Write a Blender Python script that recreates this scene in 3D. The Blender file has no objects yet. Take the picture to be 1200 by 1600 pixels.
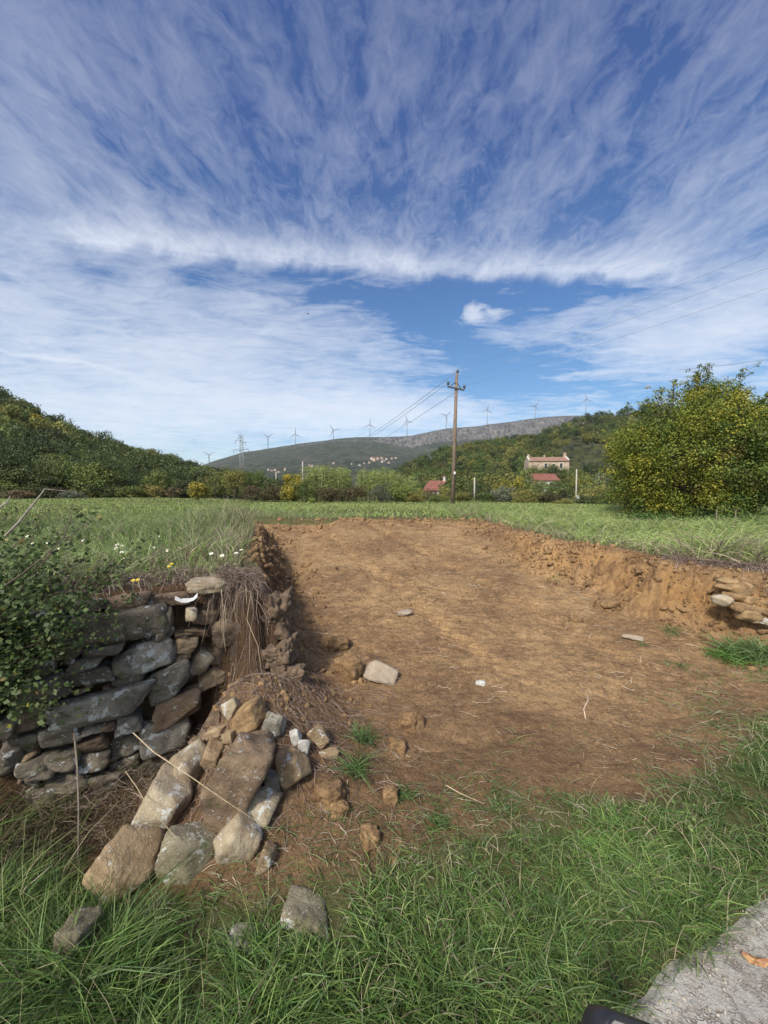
import bpy, bmesh, math, random
import numpy as np
from mathutils import Vector, Matrix, Euler
R = math.radians
rng = np.random.default_rng(7)
random.seed(7)
scene = bpy.context.scene
C = scene.collection

# ------------------------------------------------------------------ camera
FPX = 640.0; PITCH = 2.86; CAMZ = 2.0
cam_d = bpy.data.cameras.new('camera'); cam = bpy.data.objects.new('camera', cam_d); C.objects.link(cam)
cam_d.sensor_fit = 'VERTICAL'; cam_d.sensor_height = 24.0; cam_d.lens = 24.0*FPX/1600.0
cam_d.clip_start = 0.05; cam_d.clip_end = 9000
cam.location = (0, 0, CAMZ); cam.rotation_euler = (R(90-PITCH), 0, 0)
scene.camera = cam

# ------------------------------------------------------------------ sun and exposure
SUN_EL = 42.0; SUN_AZ = 209.0          # compass style azimuth (0 = +Y, 90 = +X): from the left, a little behind
sd = Vector((math.sin(R(SUN_AZ))*math.cos(R(SUN_EL)), math.cos(R(SUN_AZ))*math.cos(R(SUN_EL)), math.sin(R(SUN_EL))))
sl = bpy.data.lights.new('sun', 'SUN'); sl.energy = 2.7; sl.angle = R(8); sl.color = (1.0, 0.94, 0.85)
so = bpy.data.objects.new('sun', sl); C.objects.link(so); so.rotation_euler = sd.to_track_quat('Z', 'Y').to_euler()
scene.view_settings.view_transform = 'Standard'; scene.view_settings.look = 'None'
scene.view_settings.exposure = 0.90; scene.view_settings.gamma = 1.0
scene.view_settings.use_curve_mapping = False

# ------------------------------------------------------------------ node helper
class NT:
    def __init__(s, nt): s.nt = nt; s.n = nt.nodes; s.l = nt.links
    def set(s, sock, v):
        if v is None: return
        if isinstance(v, bpy.types.NodeSocket): s.l.new(v, sock)
        else:
            if sock.type == 'RGBA' and isinstance(v, (tuple, list)) and len(v) == 3: v = (*v, 1)
            sock.default_value = v
    def math(s, op, a, b=None, c=None, clamp=False):
        n = s.n.new('ShaderNodeMath'); n.operation = op; n.use_clamp = clamp
        s.set(n.inputs[0], a); s.set(n.inputs[1], b); s.set(n.inputs[2], c); return n.outputs[0]
    def mix(s, f, a, b, mode='MIX'):
        n = s.n.new('ShaderNodeMix'); n.data_type = 'RGBA'; n.blend_type = mode
        s.set(n.inputs[0], f); s.set(n.inputs[6], a); s.set(n.inputs[7], b); return n.outputs[2]
    def noise(s, vec, scale, detail=4, rough=0.5, dist=0.0, dims='3D', w=None):
        n = s.n.new('ShaderNodeTexNoise'); n.noise_dimensions = dims
        if vec is not None: s.l.new(vec, n.inputs['Vector'])
        n.inputs['Scale'].default_value = scale; n.inputs['Detail'].default_value = detail
        n.inputs['Roughness'].default_value = rough; n.inputs['Distortion'].default_value = dist
        return n.outputs['Fac']
    def voro(s, vec, scale, feature='F1'):
        n = s.n.new('ShaderNodeTexVoronoi'); n.feature = feature
        s.l.new(vec, n.inputs['Vector']); n.inputs['Scale'].default_value = scale
        return n.outputs['Distance']
    def map(s, v, a, b, c=0.0, d=1.0, smooth=False):
        n = s.n.new('ShaderNodeMapRange'); n.clamp = True
        if smooth: n.interpolation_type = 'SMOOTHSTEP'
        s.set(n.inputs[0], v); n.inputs[1].default_value = a; n.inputs[2].default_value = b
        n.inputs[3].default_value = c; n.inputs[4].default_value = d; return n.outputs[0]
    def mapping(s, vec, scale=(1,1,1), loc=(0,0,0), rot=(0,0,0)):
        n = s.n.new('ShaderNodeMapping'); s.l.new(vec, n.inputs[0]); n.inputs['Scale'].default_value = scale
        n.inputs['Location'].default_value = loc; n.inputs['Rotation'].default_value = rot; return n.outputs[0]
    def comb(s, x, y, z):
        n = s.n.new('ShaderNodeCombineXYZ'); s.set(n.inputs[0], x); s.set(n.inputs[1], y); s.set(n.inputs[2], z); return n.outputs[0]
    def sep(s, v):
        n = s.n.new('ShaderNodeSeparateXYZ'); s.l.new(v, n.inputs[0]); return n.outputs
    def coord(s, w='Object'):
        return s.n.new('ShaderNodeTexCoord').outputs[w]
    def attr(s, name, out='Fac'):
        n = s.n.new('ShaderNodeAttribute'); n.attribute_name = name; return n.outputs[out]
    def bump(s, h, strength, dist, normal=None):
        n = s.n.new('ShaderNodeBump'); n.inputs['Strength'].default_value = strength; n.inputs['Distance'].default_value = dist
        s.l.new(h, n.inputs['Height'])
        if normal is not None: s.l.new(normal, n.inputs['Normal'])
        return n.outputs[0]

# ------------------------------------------------------------------ world: physical sky behind thin cirrus
world = bpy.data.worlds.new('World'); scene.world = world; world.use_nodes = True
t = NT(world.node_tree); t.n.clear()
sky = t.n.new('ShaderNodeTexSky'); sky.sky_type = 'NISHITA'; sky.sun_disc = False
sky.sun_elevation = R(SUN_EL); sky.sun_rotation = R(SUN_AZ); sky.air_density = 1.0; sky.dust_density = 0.4; sky.ozone_density = 3.5
dirv = t.coord('Generated'); dx, dy, dz = t.sep(dirv)
az = t.math('ARCTAN2', dx, dy)                        # radians, 0 ahead, + right
el = t.math('ARCSINE', dz)
zc = t.math('MAXIMUM', dz, 0.02); zc = t.math('ADD', zc, 0.03)
px = t.math('DIVIDE', dx, zc); py = t.math('DIVIDE', dy, zc)
P = t.comb(px, py, 0.0)
warp = t.noise(P, 1.1, 3, 0.5)
warp2 = t.noise(t.mapping(P, loc=(7, 3, 0)), 1.1, 3, 0.5)
wx = t.math('MULTIPLY_ADD', t.math('SUBTRACT', warp, 0.5), 0.20, px)
wy = t.math('MULTIPLY_ADD', t.math('SUBTRACT', warp2, 0.5), 0.20, py)
PW = t.comb(wx, wy, 0.0)
# fibres running away from the camera (upper sky) and across it (lower sky)
fibU = t.noise(t.mapping(PW, scale=(4.4, 2.1, 1), rot=(0, 0, R(10))), 1.0, 8, 0.62, 0.35)
fineU = t.noise(t.mapping(PW, scale=(16.0, 8.0, 1), rot=(0, 0, R(-20))), 1.0, 8, 0.72, 0.9)
fibL = t.noise(t.mapping(PW, scale=(1.1, 1.7, 1), rot=(0, 0, R(-22))), 1.3, 7, 0.62, 0.4)
fineL = t.noise(t.mapping(PW, scale=(4.0, 8.0, 1), rot=(0, 0, R(-25))), 1.0, 8, 0.70, 0.7)
# angular noise to tear the blobs
A3 = t.comb(az, el, 0.0)
tear = t.math('SUBTRACT', t.noise(t.mapping(A3, scale=(6, 9, 1)), 1.0, 5, 0.6), 0.5)
tear2 = t.math('SUBTRACT', t.noise(t.mapping(A3, scale=(5, 8, 1), loc=(5, 9, 0)), 1.0, 5, 0.6), 0.5)
azw = t.math('MULTIPLY_ADD', tear, 0.30, az); elw = t.math('MULTIPLY_ADD', tear2, 0.10, el)
def AE(x, y):
    v = Vector(((x-600)/FPX, 1, (800-y)/FPX)); v = Matrix.Rotation(R(-PITCH), 3, 'X') @ v
    v.normalize(); return math.atan2(v.x, v.y), math.asin(v.z)
def blob(x, y, wpx, hpx, amp, rot=0.0):
    a, e = AE(x, y); a2, _ = AE(x+wpx/2, y); a1, _ = AE(x-wpx/2, y); _, e2 = AE(x, y-hpx/2); _, e1 = AE(x, y+hpx/2)
    sa = abs(a2-a1)/2*0.8; se = abs(e2-e1)/2*0.8
    u = t.math('SUBTRACT', azw, a); v = t.math('SUBTRACT', elw, e)
    c, s = math.cos(R(rot)), math.sin(R(rot))
    u2 = t.math('DIVIDE', t.math('MULTIPLY_ADD', u, c, t.math('MULTIPLY', v, s)), sa)
    v2 = t.math('DIVIDE', t.math('MULTIPLY_ADD', v, c, t.math('MULTIPLY', u, -s)), se)
    r2 = t.math('MULTIPLY_ADD', u2, u2, t.math('MULTIPLY', v2, v2))
    return t.math('MULTIPLY', t.math('EXPONENT', t.math('MULTIPLY', r2, -1.0)), amp)
BLOBS = [  # x, y, width, height, amplitude, roll
    (250, 545, 800, 150, 0.42, -6), (100, 640, 700, 140, 0.42, 0), (470, 640, 600, 90, 0.50, 0),
    (430, 500, 420, 110, 0.22, -8), (1090, 520, 430, 110, 0.50, 6), (1180, 450, 260, 90, 0.18, 10),
    (640, 640, 330, 60, 0.28, 0), (860, 592, 200, 16, 0.38, 0), (752, 486, 70, 44, 1.1, 0),
    (80, 562, 260, 14, 0.38, -3), (860, 505, 300, 70, 0.20, 10),
    (20, 130, 330, 330, 0.22, 0), (120, 330, 560, 200, 0.16, 0), (1100, 340, 420, 170, 0.17, 20),
    (700, 505, 360, 120, -0.42, -14), (800, 600, 300, 90, -0.45, 0), (620, 600, 180, 40, -0.12, 0),
    (450, 450, 560, 36, -0.16, 0), (560, 310, 620, 110, -0.12, 0), (700, 460, 500, 44, -0.30, -3),
    (930, 460, 200, 36, -0.25, 0), (1000, 100, 600, 300, -0.06, 0), (1000, 612, 240, 50, -0.20, 0)]
cov = None
for b in BLOBS:
    o = blob(*b); cov = o if cov is None else t.math('ADD', cov, o)
# the bright comb-edged band: sharp below, fibrous above
wob = t.math('SUBTRACT', t.noise(t.comb(t.math('MULTIPLY', az, 2.4), 0.0, 0.0), 1.0, 2, 0.4), 0.5)
tooth = t.math('SUBTRACT', t.noise(t.comb(t.math('MULTIPLY_ADD', el, -6.0, t.math('MULTIPLY', az, 15.0)), t.math('MULTIPLY', el, 4.0), 2.0), 1.0, 4, 0.6), 0.5)
above = t.math('SUBTRACT', el, t.math('MULTIPLY_ADD', wob, 0.05, 0.487)); above = t.math('MULTIPLY_ADD', az, 0.048, above)
above = t.math('MULTIPLY_ADD', tooth, 0.07, above)
above = t.math('ADD', above, t.math('MULTIPLY', t.math('MULTIPLY', az, az), 0.1765))
lowedge = t.map(above, -0.022, 0.030, 0, 1, True)
fade = t.math('EXPONENT', t.math('MULTIPLY', t.math('MAXIMUM', above, 0.0), t.math('MULTIPLY_ADD', tooth, 70.0, -42.0)))
aL, _ = AE(60, 400); aR, _ = AE(1080, 420)
along = t.math('MULTIPLY', t.map(az, aL-0.10, aL+0.12, 0, 1, True), t.map(az, aR-0.18, aR+0.16, 1, 0, True))
band = t.math('MULTIPLY', t.math('MULTIPLY', lowedge, fade), along)
band = t.math('MULTIPLY', band, t.math('MULTIPLY_ADD', fineU, 1.5, 0.15)); band = t.math('MULTIPLY', band, t.map(t.noise(t.mapping(A3, scale=(7, 3, 1), loc=(3, 1, 0)), 1.0, 4, .6), .32, .58, .45, 1.0))
# upper veil vs lower sheet
upm = t.map(above, -0.01, 0.06, 0, 1, True)
tu = t.math('ADD', t.math('MULTIPLY', fibU, 0.55), t.math('MULTIPLY', fineU, 0.45))
tl = t.math('ADD', t.math('MULTIPLY', fibL, 0.45), t.math('MULTIPLY', fineL, 0.55))
cu = t.math('ADD', t.math('MULTIPLY', t.math('SUBTRACT', tu, 0.5), 1.85), t.math('ADD', cov, 0.15))
cl = t.math('ADD', t.math('MULTIPLY', t.math('SUBTRACT', tl, 0.5), 3.0), t.math('ADD', t.math('MULTIPLY', cov, 1.5), 0.26))
den = t.math('ADD', t.math('MULTIPLY', cu, upm), t.math('MULTIPLY', cl, t.math('SUBTRACT', 1.0, upm)))
den = t.math('MAXIMUM', den, 0.0)
den = t.math('ADD', den, t.math('MULTIPLY', band, 1.6))
den = t.math('SUBTRACT', 1.0, t.math('EXPONENT', t.math('MULTIPLY', den, -1.15)))
den = t.math('MULTIPLY', den, t.map(dz, -0.05, 0.01, 0, 1))
hs = t.n.new('ShaderNodeHueSaturation'); t.set(hs.inputs['Hue'], t.map(el, 0.3, 0.7, 0.500, 0.515)); hs.inputs['Saturation'].default_value = 1.26; hs.inputs['Value'].default_value = 0.70
t.l.new(sky.outputs[0], hs.inputs['Color'])
cloudcol = t.mix(t.map(el, 0.1, 1.0), (5.6, 5.9, 6.4), (2.0, 2.2, 3.1))
cloudcol = t.mix(t.math('MULTIPLY', band, .9, clamp=True), cloudcol, (6.4, 6.6, 7.0))
# bright cloud added round the sun, unseen behind the viewer, for soft fill light
dp = t.n.new('ShaderNodeVectorMath'); dp.operation = 'DOT_PRODUCT'; t.l.new(dirv, dp.inputs[0]); dp.inputs[1].default_value = sd
glow = t.map(dp.outputs['Value'], 0.45, 1.0, 0, 1, True)
cloudcol = t.mix(glow, cloudcol, (11.5, 11.2, 10.8))
skyc = t.mix(t.math('MAXIMUM', den, t.math('MULTIPLY', glow, .8)), hs.outputs[0], cloudcol)
bg = t.n.new('ShaderNodeBackground'); t.l.new(skyc, bg.inputs[0]); bg.inputs[1].default_value = 0.10
wo = t.n.new('ShaderNodeOutputWorld'); t.l.new(bg.outputs[0], wo.inputs[0])
world.cycles.sampling_method = 'MANUAL'; world.cycles.sample_map_resolution = 512

# ------------------------------------------------------------------ object helpers
def at(px_, py_, Y):
    """world point on the sight line of photograph pixel (px, py) at depth Y"""
    v = Matrix.Rotation(R(-PITCH), 3, 'X') @ Vector(((px_-600)/FPX, 1, (800-py_)/FPX))
    k = Y/v.y
    return Vector((v.x*k, Y, CAMZ+v.z*k))
def tag(o, label, cat, group=None, kind=None):
    if label: o['label'] = label
    if cat: o['category'] = cat
    if group: o['group'] = group
    if kind: o['kind'] = kind
    return o
def empty(name, loc, label, cat, group=None, rz=0):
    o = bpy.data.objects.new(name, None); C.objects.link(o); o.location = loc; o.rotation_euler = (0, 0, rz)
    o.empty_display_size = 0.1
    return tag(o, label, cat, group)
def link(name, me, parent=None, mat=None):
    o = bpy.data.objects.new(name, me); C.objects.link(o)
    if mat is not None and not me.materials: me.materials.append(mat)
    if parent is not None: o.parent = parent
    return o
def np_mesh(name, V, F, mats=None, col=None, smooth=False, attrs=None, midx=None):
    V = np.asarray(V, dtype=np.float32).reshape(-1, 3); F = np.asarray(F, dtype=np.int32)
    k = F.shape[1]; n = len(F)
    me = bpy.data.meshes.new(name)
    me.vertices.add(len(V)); me.vertices.foreach_set('co', V.ravel())
    me.loops.add(n*k); me.loops.foreach_set('vertex_index', F.ravel())
    me.polygons.add(n); me.polygons.foreach_set('loop_start', np.arange(0, n*k, k, dtype=np.int32))
    if smooth: me.polygons.foreach_set('use_smooth', np.ones(n, dtype=bool))
    for m in (mats or []): me.materials.append(m)
    if midx is not None: me.polygons.foreach_set('material_index', np.asarray(midx, dtype=np.int32))
    if col is not None:
        a = me.color_attributes.new('Col', 'FLOAT_COLOR', 'POINT')
        c4 = np.ones((len(V), 4), dtype=np.float32); c4[:, :3] = col; a.data.foreach_set('color', c4.ravel())
    for an, av in (attrs or {}).items():
        a = me.attributes.new(an, 'FLOAT', 'POINT'); a.data.foreach_set('value', np.asarray(av, dtype=np.float32).ravel())
    me.update(calc_edges=True)
    return me

def h3(ix, iy, iz, seed=0):
    n = (ix.astype(np.int64)*374761393 + iy.astype(np.int64)*668265263 + iz.astype(np.int64)*2147483647 + seed*974634777) & 0xffffffff
    n = ((n ^ (n >> 13))*1274126177) & 0xffffffff
    n = ((n ^ (n >> 16))*2246822519) & 0xffffffff
    return ((n ^ (n >> 15)) & 0xffffff)/float(0xffffff)
def vn(x, y, z=None, seed=0):
    x = np.asarray(x, float); y = np.asarray(y, float); z = np.zeros_like(x) if z is None else np.asarray(z, float)
    ix, iy, iz = np.floor(x), np.floor(y), np.floor(z); fx, fy, fz = x-ix, y-iy, z-iz
    fx, fy, fz = [f*f*(3-2*f) for f in (fx, fy, fz)]
    r = 0
    for a in (0, 1):
        for b in (0, 1):
            for c in (0, 1):
                r = r + h3(ix+a, iy+b, iz+c, seed)*(fx if a else 1-fx)*(fy if b else 1-fy)*(fz if c else 1-fz)
    return r*2-1
def fbm(x, y, z=None, o=4, seed=0, g=0.5):
    r = 0; a = 1.0; s = 0
    for i in range(o):
        k = 2.03**i
        r = r + a*vn(x*k+i*17.3, y*k+i*5.7, None if z is None else z*k, seed+i); s += a; a *= g
    return r/s
def sst(a, b, x):
    u = np.clip((x-a)/(b-a), 0, 1); return u*u*(3-2*u)

# ------------------------------------------------------------------ materials
def newmat(name):
    m = bpy.data.materials.new(name); m.use_nodes = True; tt = NT(m.node_tree); tt.n.clear()
    out = tt.n.new('ShaderNodeOutputMaterial'); b = tt.n.new('ShaderNodeBsdfPrincipled'); tt.l.new(b.outputs[0], out.inputs[0])
    return m, tt, b, out
def simple(name, col, rough=0.7, var=0.15, scale=8.0, metal=0.0, bump=0.0, bscale=60):
    m, tt, b, out = newmat(name); co = tt.coord()
    n = tt.noise(co, scale, 5, 0.6)
    c = tt.mix(tt.map(n, 0.3, 0.7), tuple(x*(1-var) for x in col), tuple(min(1, x*(1+var)) for x in col))
    tt.set(b.inputs['Base Color'], c); b.inputs['Roughness'].default_value = rough; b.inputs['Metallic'].default_value = metal
    if bump: tt.set(b.inputs['Normal'], tt.bump(tt.noise(co, bscale, 4, 0.6), bump, 0.01))
    return m
def leafmat(name, trans=0.3, rough=0.55, tint=(1, 1, 1), rnd=0.25, spec=0.3):
    m, tt, b, out = newmat(name)
    c = tt.attr('Col', 'Color')
    oi = tt.n.new('ShaderNodeObjectInfo')
    c = tt.mix(1.0, c, tint, 'MULTIPLY')
    h = tt.n.new('ShaderNodeHueSaturation'); tt.l.new(c, h.inputs['Color'])
    tt.set(h.inputs['Value'], tt.math('MULTIPLY_ADD', oi.outputs['Random'], 2*rnd, 1-rnd))
    tt.set(h.inputs['Hue'], tt.math('MULTIPLY_ADD', oi.outputs['Random'], -0.03*rnd*4, 0.5+0.015*rnd*4))
    c = h.outputs[0]
    tt.set(b.inputs['Base Color'], c); b.inputs['Roughness'].default_value = rough
    b.inputs['Specular IOR Level'].default_value = spec
    tr = tt.n.new('ShaderNodeBsdfTranslucent'); tt.l.new(c, tr.inputs[0])
    mx = tt.n.new('ShaderNodeMixShader'); mx.inputs[0].default_value = trans
    tt.l.new(b.outputs[0], mx.inputs[1]); tt.l.new(tr.outputs[0], mx.inputs[2]); tt.l.new(mx.outputs[0], out.inputs[0])
    return m
M_leaf = leafmat('leaf')
M_grass = leafmat('grass_blade', trans=0.30, rough=0.5, rnd=0.0)
M_dry = leafmat('dry_stalk', trans=0.15, rough=0.8, rnd=0.0, spec=0.15)
M_bark = simple('bark', (0.10, 0.075, 0.055), 0.9, 0.4, 20, bump=0.6)

def rockmat(name, dark, light, lichen, lich_amt, moss=0.0, seed=0.0):
    m, tt, b, out = newmat(name); co = tt.coord()
    oi = tt.n.new('ShaderNodeObjectInfo')
    off = tt.comb(tt.math('MULTIPLY', oi.outputs['Random'], 37.0), tt.math('MULTIPLY', oi.outputs['Random'], 11.0), seed)
    va = tt.n.new('ShaderNodeVectorMath'); va.operation = 'ADD'; tt.l.new(co, va.inputs[0]); tt.l.new(off, va.inputs[1]); v = va.outputs[0]
    big = tt.noise(v, 5.0, 5, 0.6, 0.6); mid = tt.noise(v, 22.0, 6, 0.65, 0.4); fine = tt.noise(v, 120.0, 5, 0.7)
    strat = tt.noise(tt.mapping(v, scale=(9, 9, 38)), 1.0, 6, 0.7, 0.4)
    c = tt.mix(tt.map(big, 0.36, 0.66), dark, light)
    c = tt.mix(tt.map(mid, 0.45, 0.75, 0, 0.55), c, tuple(x*0.45 for x in dark))
    c = tt.mix(tt.map(strat, 0.5, 0.75, 0, 0.35), c, tuple(min(1, x*1.35) for x in light))
    c = tt.mix(tt.map(fine, 0.3, 0.7, 0, 0.35), c, tuple(x*0.6 for x in dark))
    spots = tt.voro(v, 38.0); patch = tt.noise(v, 11.0, 5, 0.62, 0.3)
    lm = tt.math('MULTIPLY', tt.map(patch, 0.66-lich_amt, 0.70-lich_amt, 0, 1, True), tt.map(mid, 0.36, 0.5))
    sm = tt.math('MULTIPLY', tt.map(spots, 0.20, 0.16, 0, 1), tt.map(patch, 0.52-lich_amt*0.6, 0.58-lich_amt*0.6))
    lm = tt.math('MAXIMUM', lm, sm)
    c = tt.mix(tt.math('MULTIPLY', lm, 0.85), c, tt.mix(fine, lichen, tuple(x*0.7 for x in lichen)))
    if moss:
        mm = tt.map(tt.noise(v, 9.0, 6, 0.7, 0.5), 0.62-moss, 0.70-moss, 0, 0.8)
        c = tt.mix(mm, c, (0.075, 0.085, 0.025))
    tt.set(b.inputs['Base Color'], c); b.inputs['Roughness'].default_value = 0.88; b.inputs['Specular IOR Level'].default_value = 0.25
    hh = tt.math('ADD', tt.math('MULTIPLY', mid, 1.0), tt.math('MULTIPLY', fine, 0.35)); hh = tt.math('ADD', hh, tt.math('MULTIPLY', strat, 0.4))
    tt.set(b.inputs['Normal'], tt.bump(hh, 1.0, 0.018))
    return m
LW = (0.62, 0.62, 0.58)
M_rock = {
 'tan':   rockmat('stone_tan', (0.22, 0.15, 0.085), (0.44, 0.33, 0.20), LW, 0.06, 0.0, 1),
 'pale':  rockmat('stone_pale', (0.27, 0.205, 0.13), (0.47, 0.40, 0.285), LW, 0.09, 0.0, 2),
 'brown': rockmat('stone_brown', (0.11, 0.075, 0.05), (0.28, 0.20, 0.13), (0.42, 0.42, 0.40), 0.05, 0.02, 3),
 'grey':  rockmat('stone_grey', (0.13, 0.118, 0.095), (0.37, 0.335, 0.27), (0.55, 0.57, 0.55), 0.10, 0.05, 4),
 'dark':  rockmat('stone_dark', (0.088, 0.074, 0.056), (0.26, 0.222, 0.165), (0.55, 0.57, 0.56), 0.07, 0.06, 5),
 'slab':  rockmat('stone_slab_pale', (0.34, 0.27, 0.20), (0.46, 0.38, 0.29), (0.5, 0.45, 0.37), 0.0, 0.0, 6),
 'orange':rockmat('stone_orange', (0.20, 0.12, 0.06), (0.48, 0.33, 0.17), (0.5, 0.46, 0.38), -0.05, 0.0, 7),
 'mossy': rockmat('stone_mossy', (0.16, 0.14, 0.09), (0.33, 0.29, 0.20), LW, 0.07, 0.06, 9),
 'white': rockmat('stone_white', (0.40, 0.37, 0.32), (0.62, 0.60, 0.55), (0.75, 0.75, 0.72), 0.12, 0.0, 8),
}
def soilmat(name, obj=False):
    m, tt, b, out = newmat(name); co = tt.coord()
    big = tt.noise(co, 0.9, 5, 0.6, 0.4); mid = tt.noise(co, 5.0, 6, 0.65, 0.3); fine = tt.noise(co, 45.0, 6, 0.7)
    rake = tt.noise(tt.mapping(co, scale=(4.5, 13.0, 9.0), rot=(0, 0, R(14))), 1.0, 6, 0.68, 0.9)
    c = tt.mix(tt.map(big, 0.36, 0.62), (0.225, 0.135, 0.070), (0.43, 0.28, 0.14))
    c = tt.mix(tt.map(mid, 0.42, 0.70, 0, 0.75), c, (0.115, 0.068, 0.040))
    c = tt.mix(tt.map(rake, 0.46, 0.70, 0, 0.50), c, (0.45, 0.29, 0.145))
    c = tt.mix(tt.map(fine, 0.46, 0.66, 0, 0.62), c, (0.085, 0.052, 0.032)); clump = tt.noise(co, 17.0, 6, 0.75, 0.2); c = tt.mix(tt.map(clump, 0.52, 0.64, 0, 0.5), c, (0.12, 0.072, 0.042)); c = tt.mix(tt.map(clump, 0.46, 0.34, 0, 0.45), c, (0.50, 0.34, 0.19))
    if not obj:
        dk = tt.math('MAXIMUM', tt.attr('humus'), tt.attr('near_dark')); bk = tt.attr('bank'); vg = tt.attr('veg')
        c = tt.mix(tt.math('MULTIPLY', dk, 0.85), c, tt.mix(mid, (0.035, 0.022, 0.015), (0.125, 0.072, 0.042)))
        bc = tt.mix(tt.map(mid, 0.35, 0.65), (0.42, 0.25, 0.10), (0.23, 0.125, 0.055))
        c = tt.mix(tt.math('MULTIPLY', bk, 0.85), c, bc)
        gc = tt.mix(tt.map(mid, 0.35, 0.65), (0.075, 0.095, 0.030), (0.12, 0.105, 0.05))
        gc = tt.mix(tt.map(fine, 0.45, 0.65, 0, 0.6), gc, (0.06, 0.045, 0.03))
        c = tt.mix(vg, c, gc)
        # pale straw bits and tiny stone chips lying on the soil
        chips = tt.voro(co, 34.0); cm = tt.math('MULTIPLY', tt.map(chips, 0.085, 0.06), tt.map(tt.noise(co, 7.0, 3), 0.55, 0.62))
        c = tt.mix(tt.math('MULTIPLY', cm, 0.8), c, (0.48, 0.40, 0.28))
    tt.set(b.inputs['Base Color'], c); b.inputs['Roughness'].default_value = 0.95; b.inputs['Specular IOR Level'].default_value = 0.12
    hh = tt.math('ADD', tt.math('MULTIPLY', rake, 1.1), tt.math('MULTIPLY', fine, 0.6)); hh = tt.math('ADD', hh, mid); hh = tt.math('ADD', hh, tt.math('MULTIPLY', clump, 1.2))
    tt.set(b.inputs['Normal'], tt.bump(hh, 0.85, 0.03))
    return m
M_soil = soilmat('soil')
M_clod = soilmat('soil_clod', True)
M_earth = simple('dark_earth', (0.125, 0.085, 0.055), .95, .5, 14, bump=1.0, bscale=50)

# ------------------------------------------------------------------ terrain
FRONT = [(-60, -30), (-6, 0.7), (-3.2, 2.12), (-1.45, 3.38), (-1.10, 3.34), (-1.22, 3.75), (-1.45, 4.2), (-1.65, 5.0), (-2.2, 7.0), (-3.0, 9.4), (-3.7, 11.3),
         (-1.5, 11.2), (1.0, 11.0), (2.5, 10.6), (2.75, 9.6), (2.95, 8.0), (2.85, 6.9), (3.5, 6.25), (3.75, 5.2), (4.15, 4.5), (6, 5.1), (12, 7.6), (60, 26)]
def seg_sd(x, y, poly):
    """signed distance to the open polyline; + on the field side (left of travel = away from the cut)"""
    best = np.full(x.shape, 1e9); sgn = np.ones(x.shape); idx = np.zeros(x.shape, int)
    for i in range(len(poly)-1):
        ax, ay = poly[i]; bx, by = poly[i+1]; ex, ey = bx-ax, by-ay; L2 = ex*ex+ey*ey
        tt_ = np.clip(((x-ax)*ex+(y-ay)*ey)/L2, 0, 1); qx, qy = ax+tt_*ex, ay+tt_*ey
        d = (x-qx)**2+(y-qy)**2
        m = d < best-1e-9
        best = np.where(m, d, best); idx = np.where(m, i, idx)
    # inside test: polygon closed through far below
    pts = list(poly)+[(60, -80), (-60, -80)]
    ins = np.zeros(x.shape, bool); j = len(pts)-1
    for i in range(len(pts)):
        xi, yi = pts[i]; xj, yj = pts[j]
        c = ((yi > y) != (yj > y)) & (x < (xj-xi)*(y-yi)/((yj-yi) if yj != yi else 1e-9)+xi)
        ins ^= c; j = i
    return np.sqrt(best)*np.where(ins, -1, 1), idx
def field_z(x, y):
    z = 1.25 - 0.15*sst(2.2, 4.0, x)*(1-sst(9, 16, y))
    z = z + 0.05*fbm(x*0.35, y*0.35, o=3, seed=3)*sst(2, 8, y)
    z = z - 0.45*sst(12, 42, y) - 0.9*sst(50, 75, y)
    z = z + 0.9*sst(-12, -30, x)*sst(5, 25, y)*(1-sst(60, 80, y))*0.4
    return z
def low_z(x, y):
    ramp = 0.06+0.134*(y-2.0)
    ramp = np.where(y < 2.9, 0.18*sst(1.2, 2.9, y)**1.0, ramp)
    ramp = np.minimum(ramp, 1.24)
    ramp = ramp + 0.025*fbm(x*0.9, y*0.9, o=4, seed=11) + 0.022*fbm(x*4+y, y*9, o=4, seed=12, g=.6)*sst(1.6, 2.4, y)
    # rubble heap under the broken wall end, ditch at the foot of the wall
    ramp = ramp + 0.36*np.exp(-(((x+1.0)/0.40)**2+((y-2.98)/0.42)**2)) + 0.10*np.exp(-(((x+0.55)/0.4)**2+((y-2.6)/0.5)**2))
    ramp = ramp + 0.10*np.exp(-(((x+0.95)/0.35)**2+((y-2.3)/0.35)**2))
    ramp = ramp - 0.14*np.exp(-(((x+2.0)/1.0)**2+((y-2.15)/0.45)**2))*(x < 10)
    ramp = ramp - 0.26*sst(-1.15, -1.55, x)*sst(1.9, 2.5, y)
    # loosened soil at the foot of the left bank
    xl = np.interp(y, [3.3, 5, 7, 9.5], [-0.95, -1.5, -2.05, -2.9])
    ramp = ramp + 0.10*np.exp(-((x-xl-0.25)/0.25)**2)*sst(2.8, 3.4, y)*(1-sst(7, 9.5, y))*(1+0.8*fbm(x*6, y*6, o=3, seed=21))
    return ramp
WID = {0: .12, 1: .12, 2: .10, 3: .16, 4: .42, 5: .56, 6: .62, 7: .62, 8: .60, 9: .45, 10: .5, 11: .5, 12: .5, 13: .45, 14: .42, 15: .55, 16: .6, 17: .75, 18: .42, 19: .2, 20: .2, 21: .4}
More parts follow.
